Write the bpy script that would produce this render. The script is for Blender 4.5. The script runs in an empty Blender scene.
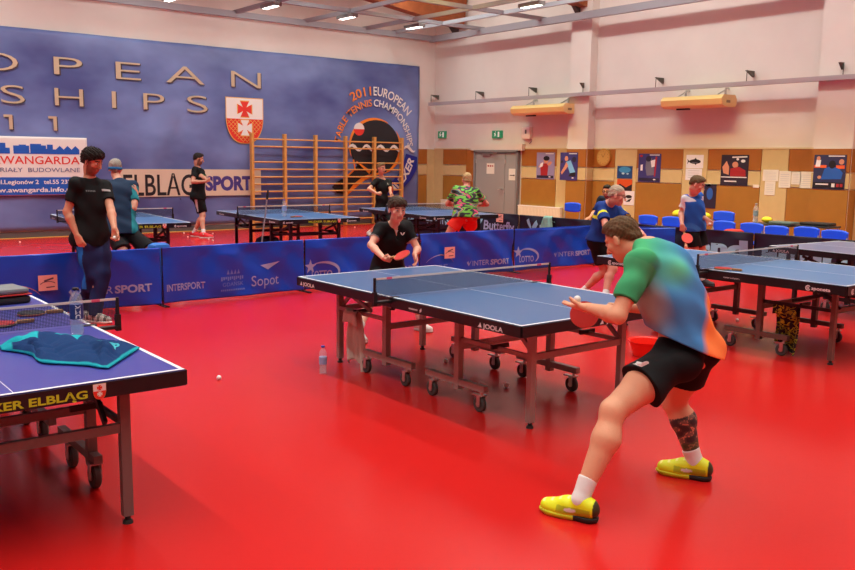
import bpy, bmesh, math, random
import numpy as np
from mathutils import Vector, Matrix
random.seed(7); np.random.seed(7)
S = bpy.context.scene
COL = S.collection
PI = math.pi

# ---------------------------------------------------------------- camera
CAMH, YAW, PITCH, ROLL, FPX = 1.7754, .67296, .14318, .0138, 870.1
fw = Vector((math.sin(YAW)*math.cos(PITCH), math.cos(YAW)*math.cos(PITCH), -math.sin(PITCH)))
r0 = Vector((math.cos(YAW), -math.sin(YAW), 0)); u0 = r0.cross(fw)
rt = math.cos(ROLL)*r0 + math.sin(ROLL)*u0; up = -math.sin(ROLL)*r0 + math.cos(ROLL)*u0
cd = bpy.data.cameras.new('camera'); cam = bpy.data.objects.new('camera', cd); COL.objects.link(cam)
cam.matrix_world = Matrix(((rt.x, up.x, -fw.x, 0), (rt.y, up.y, -fw.y, 0), (rt.z, up.z, -fw.z, CAMH), (0, 0, 0, 1)))
cd.sensor_width = 36; cd.lens = FPX/855*36; cd.clip_start = .05; cd.clip_end = 200
S.camera = cam
CAM0 = Vector((0, 0, CAMH))
def at(px, py, d):                       # a world point seen at a pixel at a given distance along the view axis
    return CAM0 + d*(fw + rt*((px-427.5)/FPX) - up*((py-285)/FPX))

# ---------------------------------------------------------------- light
W = bpy.data.worlds.new('world'); S.world = W; W.use_nodes = True
W.node_tree.nodes['Background'].inputs[0].default_value = (1, .93, .86, 1)
W.node_tree.nodes['Background'].inputs[1].default_value = .12
S.view_settings.view_transform = 'Standard'; S.view_settings.look = 'None'
S.view_settings.gamma = 1; S.view_settings.use_curve_mapping = False
S.view_settings.exposure = -0.22
def area(name, loc, size, energy, color, spread=180, rot=(0, 0, 0)):
    l = bpy.data.lights.new(name, 'AREA'); l.shape = 'RECTANGLE'; l.size, l.size_y = size
    l.energy = energy; l.color = color; l.spread = math.radians(spread)
    o = bpy.data.objects.new(name, l); COL.objects.link(o); o.location = loc; o.rotation_euler = rot
    return o
for X in (-2.5, .7, 3.9, 7.1, 10.3, 13.5):                # continuous rows of ceiling luminaires above the netting grid
    area('ceiling_luminaire_row', (X, 8, 6.5), (.10, 22), 350, (.90, 1, .93), 112)
area('added_wall_fill', (13.4, 8, 6.4), (.14, 22), 265, (.90, .99, .92), 150, (0, -.95, 0))        # added unseen strips, tilted to brighten the right and back walls
area('added_wall_fill', (4.5, 17.3, 4.93), (21, .12), 185, (.90, .99, .93), 160, (.75, 0, 0))  # added strip in place of the hanging lamps' own light
for Y in (4.0, 9.5, 15.0):                                # warm lamps with narrow reflectors along the right side
    area('reflector_lamp', (11.8, Y, 6.3), (.4, 3.5), 95, (1, .86, .3), 74, (0, -.36, 0))
for X in (3, 12):                                      # added unseen lights that brighten the roof from below
    for Y in (13,): area('added_roof_fill', (X, Y, 5.6), (.3, 9), 260, (.84, .97, 1), 180, (PI, 0, 0))
# ---------------------------------------------------------------- materials
MATS = {}
def mat(name, col, rough=.5, metal=0., spec=.5, noise=0., nscale=8., alpha=1., trans=0., emit=0., bump=0., bscale=60., ior=1.45):
    if name in MATS: return MATS[name]
    m = bpy.data.materials.new(name); m.use_nodes = True; nt = m.node_tree; b = nt.nodes['Principled BSDF']
    c = (col[0], col[1], col[2], 1)
    b.inputs['Base Color'].default_value = c
    b.inputs['Roughness'].default_value = rough; b.inputs['Metallic'].default_value = metal
    b.inputs['Specular IOR Level'].default_value = spec; b.inputs['Alpha'].default_value = alpha
    b.inputs['Transmission Weight'].default_value = trans; b.inputs['IOR'].default_value = ior
    if emit: b.inputs['Emission Color'].default_value = c; b.inputs['Emission Strength'].default_value = emit
    if noise or bump:
        tc = nt.nodes.new('ShaderNodeTexCoord')
        if noise:
            n = nt.nodes.new('ShaderNodeTexNoise'); n.inputs['Scale'].default_value = nscale; n.inputs['Detail'].default_value = 5
            nt.links.new(tc.outputs['Object'], n.inputs['Vector'])
            r = nt.nodes.new('ShaderNodeValToRGB')
            r.color_ramp.elements[0].position = .3; r.color_ramp.elements[1].position = .7
            r.color_ramp.elements[0].color = tuple(v*(1-noise) for v in c[:3])+(1,)
            r.color_ramp.elements[1].color = tuple(min(1, v*(1+noise)) for v in c[:3])+(1,)
            nt.links.new(n.outputs['Fac'], r.inputs['Fac']); nt.links.new(r.outputs['Color'], b.inputs['Base Color'])
        if bump:
            n2 = nt.nodes.new('ShaderNodeTexNoise'); n2.inputs['Scale'].default_value = bscale; n2.inputs['Detail'].default_value = 4
            nt.links.new(tc.outputs['Object'], n2.inputs['Vector'])
            bp = nt.nodes.new('ShaderNodeBump'); bp.inputs['Strength'].default_value = bump; bp.inputs['Distance'].default_value = .02
            nt.links.new(n2.outputs['Fac'], bp.inputs['Height']); nt.links.new(bp.outputs['Normal'], b.inputs['Normal'])
    MATS[name] = m
    return m
def vcol_mat(name, rough=.8, spec=.3, bump=0., bscale=80.):      # colour comes from the colour attribute of the mesh
    if name in MATS: return MATS[name]
    m = bpy.data.materials.new(name); m.use_nodes = True; nt = m.node_tree; b = nt.nodes['Principled BSDF']
    a = nt.nodes.new('ShaderNodeAttribute'); a.attribute_name = 'Col'
    nt.links.new(a.outputs['Color'], b.inputs['Base Color'])
    b.inputs['Roughness'].default_value = rough; b.inputs['Specular IOR Level'].default_value = spec
    if bump:
        tc = nt.nodes.new('ShaderNodeTexCoord'); n2 = nt.nodes.new('ShaderNodeTexNoise'); n2.inputs['Scale'].default_value = bscale
        nt.links.new(tc.outputs['Object'], n2.inputs['Vector'])
        bp = nt.nodes.new('ShaderNodeBump'); bp.inputs['Strength'].default_value = bump; bp.inputs['Distance'].default_value = .01
        nt.links.new(n2.outputs['Fac'], bp.inputs['Height']); nt.links.new(bp.outputs['Normal'], b.inputs['Normal'])
    MATS[name] = m
    return m
def lin(r, g, b):                         # sRGB 0-255 to linear
    f = lambda v: (v/255/12.92) if v/255 <= .04045 else ((v/255+.055)/1.055)**2.4
    return (f(r), f(g), f(b))

# ---------------------------------------------------------------- object helpers
def link(name, me, m=None, parent=None, loc=None):
    o = bpy.data.objects.new(name, me); COL.objects.link(o)
    if m is not None and me is not None and not me.materials:
        for q in (m if isinstance(m, (list, tuple)) else [m]): me.materials.append(q)
    if parent is not None: o.parent = parent
    if loc is not None: o.location = loc
    return o
def tag(o, label, cat, group=None, kind=None):
    if label: o['label'] = label
    if cat: o['category'] = cat
    if group: o['group'] = group
    if kind: o['kind'] = kind
    return o
def empty(name, loc=(0, 0, 0), rz=0, label=None, cat=None, group=None):
    o = bpy.data.objects.new(name, None); COL.objects.link(o); o.location = loc; o.rotation_euler = (0, 0, rz)
    o.empty_display_size = .1
    return tag(o, label, cat, group)
def struct(o): o['kind'] = 'structure'; return o
class MB:                                 # mesh builder
    def __init__(s): s.bm = bmesh.new(); s.mi = 0
    def _fin(s, vs, M):
        if M is not None: bmesh.ops.transform(s.bm, matrix=M, verts=vs)
        for f in {f for v in vs for f in v.link_faces}: f.material_index = s.mi
    def box(s, c, d, M=None, bev=0):
        r = bmesh.ops.create_cube(s.bm, size=1, matrix=Matrix.Translation(c) @ Matrix.Diagonal((d[0], d[1], d[2], 1)))
        vs = r['verts']
        if bev:
            es = list({e for v in vs for e in v.link_edges})
            r2 = bmesh.ops.bevel(s.bm, geom=es, offset=bev, segments=2, affect='EDGES', profile=.5)
            vs = list(set(r2['verts']) | {v for v in vs if v.is_valid})
        s._fin(vs, M); return s
    def bar(s, a, b, w, h=None, upv=(0, 0, 1)):      # square tube between two points
        a, b = Vector(a), Vector(b); h = h or w; z = (b-a); L = z.length; z.normalize()
        x = Vector(upv).cross(z)
        if x.length < 1e-4: x = Vector((1, 0, 0)).cross(z)
        x.normalize(); y = z.cross(x)
        M = Matrix(((x.x, y.x, z.x, (a.x+b.x)/2), (x.y, y.y, z.y, (a.y+b.y)/2), (x.z, y.z, z.z, (a.z+b.z)/2), (0, 0, 0, 1)))
        r = bmesh.ops.create_cube(s.bm, size=1, matrix=M @ Matrix.Diagonal((w, h, L, 1)))
        s._fin(r['verts'], None); return s
    def cyl(s, a, b, r1, r2=None, n=16, caps=True):
        a, b = Vector(a), Vector(b); r2 = r1 if r2 is None else r2; z = b-a; L = z.length
        q = z.to_track_quat('Z', 'Y').to_matrix().to_4x4(); q.translation = (a+b)/2
        r = bmesh.ops.create_cone(s.bm, cap_ends=caps, segments=n, radius1=max(r1, 1e-5), radius2=max(r2, 1e-5), depth=L, matrix=q)
        s._fin(r['verts'], None); return s
    def lathe(s, prof, c=(0, 0, 0), n=24, M=None, close=False):
        rings = []
        for r, z in prof:
            rings.append([s.bm.verts.new((c[0]+r*math.cos(2*PI*k/n), c[1]+r*math.sin(2*PI*k/n), c[2]+z)) for k in range(n)])
        fs = []
        for i in range(len(rings)-1):
            for k in range(n): fs.append(s.bm.faces.new((rings[i][k], rings[i][(k+1) % n], rings[i+1][(k+1) % n], rings[i+1][k])))
        fs.append(s.bm.faces.new(rings[0][::-1])); fs.append(s.bm.faces.new(rings[-1]))
        s._fin([v for R in rings for v in R], M); return s
    def sphere(s, c, r, n=16, sc=(1, 1, 1), M=None):
        rr = bmesh.ops.create_uvsphere(s.bm, u_segments=n, v_segments=max(6, n//2), radius=r, matrix=Matrix.Translation(c) @ Matrix.Diagonal((sc[0], sc[1], sc[2], 1)))
        s._fin(rr['verts'], M); return s
    def tube(s, pts, r, n=8):
        pts = [Vector(p) for p in pts]; rings = []
        for i, p in enumerate(pts):
            d = (pts[min(i+1, len(pts)-1)]-pts[max(i-1, 0)]).normalized()
            x = d.cross(Vector((0, 0, 1)));  x = x if x.length > .05 else d.cross(Vector((1, 0, 0))); x.normalize(); y = d.cross(x)
            rings.append([s.bm.verts.new(p+r*(math.cos(2*PI*k/n)*x+math.sin(2*PI*k/n)*y)) for k in range(n)])
        for i in range(len(rings)-1):
            for k in range(n): s.bm.faces.new((rings[i][k], rings[i][(k+1) % n], rings[i+1][(k+1) % n], rings[i+1][k])).material_index = s.mi
        s.bm.faces.new(rings[0][::-1]).material_index = s.mi; s.bm.faces.new(rings[-1]).material_index = s.mi
        return s
    def prism(s, poly, t, M=None):        # polygon in the local xy plane, thickness t along local z
        a = [s.bm.verts.new((p[0], p[1], 0)) for p in poly]; b = [s.bm.verts.new((p[0], p[1], t)) for p in poly]
        n = len(poly)
        s.bm.faces.new(b); s.bm.faces.new(a[::-1])
        for k in range(n): s.bm.faces.new((a[k], a[(k+1) % n], b[(k+1) % n], b[k]))
        s._fin(a+b, M); return s
    def build(s, name, m, parent=None, smooth=False, loc=None):
        bmesh.ops.recalc_face_normals(s.bm, faces=s.bm.faces[:])
        me = bpy.data.meshes.new(name); s.bm.to_mesh(me); s.bm.free()
        if smooth:
            me.shade_smooth()
            try: me.set_sharp_from_angle(angle=math.radians(40))
            except Exception: pass
        return link(name, me, m, parent, loc)
def grid_mesh(name, f, nu, nv, m, parent=None, thick=0.):     # f(u,v) -> point, u,v in 0..1
    vs = [f(i/nu, j/nv) for j in range(nv+1) for i in range(nu+1)]
    fs = [(j*(nu+1)+i, j*(nu+1)+i+1, (j+1)*(nu+1)+i+1, (j+1)*(nu+1)+i) for j in range(nv) for i in range(nu)]
    me = bpy.data.meshes.new(name); me.from_pydata([tuple(v) for v in vs], [], fs); me.shade_smooth()
    o = link(name, me, m, parent)
    if thick:
        md = o.modifiers.new('thick', 'SOLIDIFY'); md.thickness = thick; md.offset = 0
    return o
def frame(origin, x, y):                  # 4x4 with local x (right), y (up on the surface), z out of it
    x = Vector(x).normalized(); y = Vector(y); y = (y-x*y.dot(x)).normalized(); z = x.cross(y)
    return Matrix(((x.x, y.x, z.x, origin[0]), (x.y, y.y, z.y, origin[1]), (x.z, y.z, z.z, origin[2]), (0, 0, 0, 1)))
def text_mesh(txt, h, width=None, bold=0., align='LEFT', shear=0., depth=.001, space=1.0):
    cu = bpy.data.curves.new('txt', 'FONT'); cu.body = txt; cu.size = 1; cu.align_x = 'LEFT'; cu.resolution_u = 4
    cu.offset = bold; cu.shear = shear; cu.space_character = space; cu.extrude = .0
    o = bpy.data.objects.new('txt', cu); COL.objects.link(o)
    dg = bpy.context.evaluated_depsgraph_get(); me = bpy.data.meshes.new_from_object(o.evaluated_get(dg))
    bpy.data.objects.remove(o); bpy.data.curves.remove(cu)
    me.materials.clear()
    n = len(me.vertices)
    if n == 0: return me
    co = np.zeros(n*3); me.vertices.foreach_get('co', co); co = co.reshape(-1, 3)
    sx = h/.73
    mn, mx = co[:, 0].min(), co[:, 0].max()
    co[:, 0] -= mn; wd = mx-mn
    fx = (width/wd) if width else sx
    co[:, 0] *= fx; co[:, 1] *= sx
    if align == 'CENTER': co[:, 0] -= wd*fx/2
    if align == 'RIGHT': co[:, 0] -= wd*fx
    me.vertices.foreach_set('co', co.ravel()); me.update()
    return me
def put(me, name, M, m, parent=None, warp=None, off=.002):      # places a flat mesh on a surface (local xy plane of M)
    n = len(me.vertices); co = np.zeros(n*3); me.vertices.foreach_get('co', co); co = co.reshape(-1, 3)
    out = []
    for p in co:
        if warp: q = warp(p[0], p[1], off+p[2])
        else: q = M @ Vector((p[0], p[1], p[2]+off))
        out.extend(q)
    me.vertices.foreach_set('co', out); me.update()
    return link(name, me, m, parent)
def poly_mesh(polys, t=.0015):            # flat closed polygons as thin plates
    b = MB()
    for p in polys: b.prism(p, t)
    bmesh.ops.recalc_face_normals(b.bm, faces=b.bm.faces[:])
    me = bpy.data.meshes.new('poly'); b.bm.to_mesh(me); b.bm.free(); return me
def strip(pts, w):                        # thick polyline polygons, w a number or a list of widths
    pts = [Vector((p[0], p[1])) for p in pts]; n = len(pts); L, R = [], []
    for i, p in enumerate(pts):
        d = (pts[min(i+1, n-1)]-pts[max(i-1, 0)]).normalized(); q = Vector((-d.y, d.x)); ww = (w[i] if hasattr(w, '__len__') else w)/2
        L.append(p+q*ww); R.append(p-q*ww)
    return [[L[i], L[i+1], R[i+1], R[i]] for i in range(n-1)]
def arc(cx, cy, rx, ry, a0, a1, n=24): return [(cx+rx*math.cos(math.radians(a0+(a1-a0)*k/n)), cy+ry*math.sin(math.radians(a0+(a1-a0)*k/n))) for k in range(n+1)]

red = mat('red_sports_flooring', lin(200, 30, 27), .24, 0, .3, noise=.03, nscale=.7)
white = mat('white_paint', (.85, .85, .83), .5)
black = mat('black_plastic', (.012, .012, .014), .45)
rubber = mat('dark_rubber', (.02, .02, .02), .7)
steel = mat('brushed_steel', (.55, .54, .52), .35, .9)
chrome = mat('galvanised_steel', (.62, .62, .6), .3, .9)
# ================================================================ the hall
XR, YB = 16.0, 19.85
plaster = mat('wall_plaster', lin(222, 214, 206), .85, noise=.03, nscale=1.5)
wood = mat('orange_wood_panel', lin(160, 112, 46), .45, noise=.07, nscale=3)
wood2 = mat('dark_orange_wood_panel', lin(160, 98, 38), .45, noise=.07, nscale=3)
beige = mat('beige_panel', lin(200, 178, 128), .6, noise=.03)
trimm = mat('pale_panel_strip', lin(214, 196, 156), .5)
greyst = mat('grey_painted_steel', lin(150, 150, 156), .5)
struct(MB().box((5, 8, -.05), (30, 34, .1)).build('floor', red))
struct(MB().box((6.0, YB+.1, 3.9), (24.2, .2, 7.8)).build('wall_back', plaster))
struct(MB().box((XR+.1, 8, 3.9), (.2, 34, 7.8)).build('wall_right', plaster))
struct(MB().box((-6.0, 8, 3.9), (.2, 34, 7.8)).build('wall_left', plaster))
struct(MB().box((5, -6.0, 3.9), (24, .2, 7.8)).build('wall_front', plaster))
struct(MB().box((5, 7, 7.2), (24, 28, .2)).build('ceiling', mat('ceiling_panels', lin(236, 232, 226), .9)))
struct(MB().box((6, YB-.02, .06), (20, .04, .12)).build('baseboard_back', mat('dark_baseboard', lin(96, 84, 84), .6)))
struct(MB().box((6, YB-.06, .005), (20, .12, .012)).build('trim_1', mat('yellow_floor_edge', lin(214, 170, 80), .6)))
# pillars
for yc, w in ((14.15, .62), (7.98, .72)):
    struct(MB().box((XR-.12, yc, 3.5), (.24, w, 7)).build('pillar', plaster))
# wainscot panels on the right wall and on the end of the back wall
def dado_panels(y0, y1, kind, x=XR, th=.03):
    yc, w = (y0+y1)/2, abs(y1-y0)
    if kind == 'b': return [('beige', beige, 0.1, 2.07)]
    return [('w', wood, 0.1, 1.33), ('b', beige, 1.35, 1.63), ('w2', wood2, 1.65, 2.07)]
n_trim = [2]
def dado(y0, y1, kind, x=XR, th=.03, axis='y'):
    yc, w = (y0+y1)/2, abs(y1-y0)
    for (_, m, z0, z1) in dado_panels(y0, y1, kind):
        c, d = ((x-th/2, yc, (z0+z1)/2), (th, w-.012, z1-z0)) if axis == 'y' else ((yc, x-th/2, (z0+z1)/2), (w-.012, th, z1-z0))
        struct(MB().box(c, d).build('trim_%d' % n_trim[0], m)); n_trim[0] += 1
for a, b, k in ((19.85, 19.4, 'b'), (19.4, 18.4, 'w'), (16.22, 15.0, 'w'), (15.0, 14.47, 'b'), (13.82, 13.17, 'w'), (13.17, 12.55, 'b'), (12.55, 11.33, 'w'), (11.33, 10.72, 'b'), (10.72, 9.5, 'w'), (9.5, 8.93, 'b'), (8.93, 8.35, 'w'), (7.6, 7.2, 'b'), (7.2, 6, 'w')):
    dado(a, b, k)
dado(14.46, 13.84, 'w', XR-.24); dado(8.34, 7.62, 'w', XR-.24)
dado(XR-.24, XR, 'w', 13.84, .02, 'x'); dado(XR-.24, XR, 'w', 7.62, .02, 'x')
dado(15.38, 15.72, 'w', YB, .03, 'x'); dado(15.72, 16.0, 'b', YB, .03, 'x')
struct(MB().box((XR-.02, 12.3, 2.085), (.04, 15, .03)).build('trim_%d' % n_trim[0], trimm)); n_trim[0] += 1
# recessed grey double door with frame
doorm = mat('grey_door', lin(150, 150, 150), .5); framem = mat('grey_door_frame', lin(128, 128, 130), .5)
d = empty('door_1', (XR-.03, 17.12, 0)); struct(d)
MB().box((.0, 0, 1.0), (.06, 1.62, 2.0)).build('door_leaf_backing', framem, d)
for yc, w in ((.22, 1.14), (-.58, .44)):
    lf = MB().box((-.045, yc, .995), (.04, w, 1.95), bev=.004).build('door_leaf', doorm, d)
    for zz in (.3, 1.0, 1.75): MB().cyl((-.07, yc+w/2, zz-.05), (-.07, yc+w/2, zz+.05), .012).build('hinge', steel, lf)
MB().box((-.055, .82, 1.0), (.1, .06, 2.04)).box((-.055, -.82, 1.0), (.1, .06, 2.04)).box((-.055, 0, 2.02), (.1, 1.7, .06)).build('door_frame', framem, d)
MB().cyl((-.06, -.29, 1.02), (-.13, -.29, 1.02), .012).bar((-.13, -.29, 1.02), (-.13, -.17, 1.02), .02).build('handle', steel, d)
MB().box((-.08, .35, 1.93), (.05, .3, .06)).bar((-.1, .2, 1.96), (-.14, -.1, 1.97), .02).build('door_closer', steel, d)
struct(MB().box((XR-.06, 17.12, 2.12), (.12, 2.0, .16)).build('trim_%d' % n_trim[0], plaster)); n_trim[0] += 1
struct(MB().box((XR-.02, 18.17, 1.05), (.04, .42, 2.0)).build('trim_%d' % n_trim[0], wood2)); n_trim[0] += 1
# steel netting grid under the roof and the timber rafters
gm = greyst
zb = 5.15
def beam(a, b, w=.1, h=.12): struct(MB().bar(a, b, w, h).build('ceiling_beam', gm))
beam((XR-.5, -5, zb-.08), (XR-.5, YB-.4, zb-.08), .1, .16); beam((-5, YB-.45, zb-.06), (XR-.45, YB-.45, zb-.06), .1, .14)
for X in (9.6, 11.5, 13.3, 14.25): beam((X, 6, zb), (X, YB-.2, zb), .07, .09)
for Y in (17.4, 15.2): beam((4, Y, zb), (XR-.3, Y, zb), .07, .09)
glul = mat('glulam_timber', lin(150, 78, 38), .6, noise=.15, nscale=6)
for Y, w in ((18.6, .3), (14.15, .3), (8.0, .3)):
    struct(MB().bar((15.9, Y, 5.75), (-5, Y, 7.9+.6), w, .9).build('rafter', glul))
    b = MB().prism([(0, 0), (.42, .0), (.1, -.34), (0, -.34)], .12, frame((15.85, Y+.06, 5.5), (-1, 0, 0), (0, 0, 1)))
    struct(b.build('rafter_bracket', mat('dark_iron', (.06, .045, .04), .6)))
# cable tray with brackets along the right wall
tr = empty('cable_tray', (XR-.31, 11.8, 3.33), 0, 'long grey cable tray crossing the right wall above the heaters', 'cable tray')
MB().box((0, 0, 0), (.1, 15.8, .085)).build('tray_channel', mat('tray_grey', lin(176, 168, 172), .5), tr)
for y in (19.6, 17.7, 15.72, 13.95, 11.9, 9.75, 7.85):
    e_ = .04 if y in (13.95, 7.85) else .28
    MB().prism([(0, .0), (.1+e_*.6, .0), (.0, -.12)], .05, frame((e_, y-11.8+.025, .26), (-1, 0, 0), (0, 0, 1))).bar((-.03, y-11.8, .26), (-.03, y-11.8, .03), .012).build('bracket', mat('bracket_dark', lin(84, 82, 74), .5), tr)
# radiant heaters
cream = mat('cream_enamel', lin(236, 214, 150), .35)
def heater(y0, y1, label):
    h = empty('radiant_heater', (XR, (y0+y1)/2, 3.0), 0, label, 'heater', 'wall heaters under the cable tray')
    L = abs(y1-y0)
    prof = [(-.1, .05), (-.16, .13), (-.55, .13), (-.64, .05), (-.6, -.06), (-.5, -.1), (-.16, -.1), (-.1, -.06)]
    MB().prism(prof, L, Matrix(((1, 0, 0, 0), (0, 0, 1, -L/2), (0, 1, 0, 0), (0, 0, 0, 1)))).build('heater_body', cream, h)
    for s in (-1, 1):
        MB().prism([(p[0]*1.0, p[1]*1.02) for p in prof], .02, Matrix(((1, 0, 0, 0), (0, 0, 1, s*(L/2+.005)-.01), (0, 1, 0, 0), (0, 0, 0, 1)))).build('end_cap', cream, h)
        MB().bar((0, s*L*.33, .28), (-.12, s*L*.33, .28), .03).bar((-.12, s*L*.33, .28), (-.12, s*L*.33, .12), .03).bar((-.02, s*L*.33, .3), (-.4, s*L*.33, .14), .02).build('mounting_bracket', steel, h)
    MB().box((-.4, -L/2-.018, .0), (.12, .012, .05)).build('maker_plate', mat('plate_grey', lin(150, 140, 110), .5), h)
    MB().box((-.35, L*.25, -.115), (.06, .3, .03)).build('burner_vent', black, h)
heater(16.05, 14.3, 'cream ceiling-hung heater on the right wall left of the white pillar')
heater(11.52, 10.1, 'cream wall heater between the two white pillars')
# exit signs, thermostat
green = mat('exit_green', lin(40, 140, 96), .4, emit=.25)
signw = mat('sign_white', (.9, .92, .9), .5, emit=.2)
def exit_sign(y, z, w, label, arrow):
    e = empty('exit_sign', (XR, y, z), 0, label, 'exit sign', 'green exit signs'); h = .2
    MB().box((-.025, 0, 0), (.05, w, h), bev=.005).build('sign_panel', green, e)
    M = frame((-.051, 0, 0), (0, -1, 0), (0, 0, 1))
    run = [(-.10, .02), (-.06, .05), (-.04, .0), (-.02, -.06), (-.05, -.02), (-.09, -.06), (-.075, .0)]
    polys = [run, arc(-.045, .065, .014, .014, 0, 360, 10)[:-1], [(.04, -.07), (.1, -.07), (.1, .07), (.04, .07)]]
    if arrow == 'l': polys.append([(.02, .01), (-.005, .01), (-.005, -.01), (.02, -.01)])
    put(poly_mesh(polys), 'pictogram', M, signw, e)
exit_sign(19.46, 2.48, .34, 'green exit sign high on the right wall nearest the room corner', 'l')
exit_sign(17.16, 2.46, .38, 'green exit sign above the grey double door', 'r')
t = empty('control_box', (XR, 16.03, 2.48), 0, 'small white control box between exit sign and pillar', 'control box')
MB().box((-.05, 0, 0), (.1, .3, .3), bev=.01).build('housing', white, t); MB().box((-.104, .0, .03), (.008, .05, .1)).build('display', mat('grey_dark', (.15, .15, .15), .4), t)
MB().tube([(-.03, -.12, -.15), (-.03, -.14, -.22), (-.03, -.08, -.27)], .008).build('cable', black, t)
# radiators
def radiator(y0, y1, label):
    r = empty('radiator', (XR-.03, (y0+y1)/2, 0), 0, label, 'radiator'); L = abs(y1-y0)
    b = MB().box((-.06, 0, .38), (.1, L, .5), bev=.008)
    n = int(L/.05)
    for k in range(n): b.box((-.113, -L/2+.03+k*(L-.06)/max(1, n-1), .38), (.008, .022, .44))
    b.build('radiator_panel', mat('radiator_white', lin(232, 226, 206), .4), r)
    MB().box((-.06, 0, .64), (.11, L+.01, .02)).build('top_grille', white, r)
    MB().cyl((-.06, L/2+.04, .2), (-.06, L/2+.04, .03), .012).build('pipe', white, r)
radiator(16.2, 14.72, 'cream radiator under the posters beside the grey door')
radiator(19.35, 18.45, 'pale radiator on the right wall near the room corner')
# wall clock disc
c = empty('round_clock', (XR-.03, 13.48, 1.88), 0, 'round wooden clock-like disc on the orange panel right of the pillar', 'wall disc')
MB().cyl((0, 0, 0), (-.05, 0, 0), .2, n=32).build('rim', mat('disc_wood', lin(176, 130, 60), .5), c, True)
MB().cyl((-.05, 0, 0), (-.056, 0, 0), .17, n=32).build('face', mat('disc_face', lin(190, 146, 76), .6), c)
b = MB()
for k in range(12):
    a = k*PI/6; b.box((-.057, .145*math.cos(a), .145*math.sin(a)), (.004, .014, .014))
b.bar((-.058, 0, 0), (-.058, .05, .07), .008).bar((-.058, 0, 0), (-.058, -.06, .1), .006).build('marks', mat('disc_marks', lin(120, 84, 36), .6), c)
# posters
M_ = lambda n, c: mat(n, lin(*c), .55)
def poster(yc, zc, w, h, label, cat, bg, parts, xw=XR-.032, group='athlete posters'):
    o = empty('poster', (xw, yc, zc), 0, label, cat, group)
    MB().box((-.004, 0, 0), (.006, w, h)).build('sheet', bg, o)
    M = frame((-.0072, 0, 0), (0, -1, 0), (0, 0, 1))
    for i, (nm, polys, m) in enumerate(parts):
        for g in ([polys] if nm == 'lines' else [[p] for p in polys]): put(poly_mesh([[(x*w, y*h) for x, y in p] for p in g], .0006), nm, M, m, o, off=.0007*i)
    return o
E_ = lambda cx, cy, rx, ry, n=14: arc(cx, cy, rx, ry, 0, 360, n)[:-1]
skin_p = M_('poster_skin', (206, 140, 112)); hair_p = M_('poster_hair', (30, 26, 34)); dk = M_('poster_dark', (40, 34, 60)); wp = M_('poster_white', (226, 224, 230)); bl = M_('poster_blue', (40, 92, 180)); rd = M_('poster_red', (160, 36, 44)); lv = M_('poster_lavender', (142, 134, 176)); nv = M_('poster_navy', (58, 54, 118)); og = M_('poster_orange', (226, 96, 50)); gr = M_('poster_grey', (110, 108, 128))
strip_t = ('footer', [[(-.46, -.46), (.46, -.46), (.46, -.36), (-.46, -.36)]], dk)
cap = ('caption', [[(.0, .44), (.44, .44), (.44, .47), (.0, .47)], [(.2, -.43), (.3, -.43), (.3, -.39), (.2, -.39)]], wp)
poster(15.36, 1.66, .62, .66, 'lavender poster of a player in a red vest beside the grey door', 'poster', lv,
       [('vest', [[(-.25, -.36), (.12, -.36), (.15, .0), (.05, .1), (-.15, .08), (-.28, -.05)]], rd), ('arms', [[(-.28, -.05), (-.15, .08), (-.2, .14), (-.4, -.05)], [(.1, .05), (.2, .0), (.36, .12), (.3, .18), (.15, .12)]], skin_p), ('sleeve', [[(-.28, .08), (-.12, .14), (-.16, -.02), (-.34, -.08)]], wp), ('head', [E_(.02, .2, .13, .11)], skin_p), ('hair', [E_(.05, .28, .17, .09)], hair_p), strip_t, cap])
poster(14.36-.0, 1.66, .56, .66, 'purple poster of a player in a light blue shirt on the pillar', 'poster', nv,
       [('shirt', [[(-.15, .16), (.1, .22), (.38, -.2), (.1, -.28), (-.05, .0)]], M_('poster_sky', (120, 180, 226))), ('arm', [[(-.15, .16), (-.02, .02), (-.38, -.3), (-.44, -.22), (-.25, .0)]], skin_p), ('head', [E_(-.14, .28, .1, .09)], skin_p), ('shorts', [[(.0, -.36), (.4, -.36), (.4, -.2), (.1, -.24)]], hair_p), ('shapes', [E_(.3, .25, .12, .1), [(-.45, .1), (-.3, .14), (-.35, .22), (-.46, .2)]], dk), cap], XR-.275)
poster(12.19, 1.66, .6, .62, 'grey-violet poster of a crouching player left of the fish picture', 'poster', nv,
       [('body', [[(-.15, .3), (.1, .34), (.2, .1), (.22, -.25), (-.1, -.28), (-.18, .0)]], gr), ('bright', [[(.05, .25), (.25, .3), (.28, .06), (.1, .02)], [(-.4, .1), (-.3, .12), (-.3, -.1), (-.4, -.1)]], wp), ('stripe', [[(.26, .4), (.34, .4), (.28, -.3), (.22, -.3)]], rd), ('head', [E_(-.05, .32, .12, .1)], dk), ('label', [E_(-.38, .42, .07, .04)], rd), strip_t, cap])
poster(10.08, 1.645, .62, .62, 'dark poster of a man in red above a white line and caption', 'poster', M_('poster_black', (44, 34, 52)),
       [('figures', [[(-.45, .1), (-.3, .3), (-.2, .1), (-.2, -.15), (-.4, -.1)], E_(.02, .18, .11, .1)], skin_p), ('shirt', [[(-.15, .05), (.15, .12), (.4, .0), (.42, -.2), (-.15, -.2)]], rd), ('gleams', [E_(.1, .36, .05, .04), E_(.3, .3, .08, .05), [(-.1, .4), (.44, .42), (.44, .46), (-.1, .44)]], wp), ('rule', [[(-.48, -.24), (.46, -.24), (.46, -.21), (-.48, -.21)], [(-.35, -.38), (.1, -.38), (.1, -.34), (-.35, -.34)]], wp)])
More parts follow.
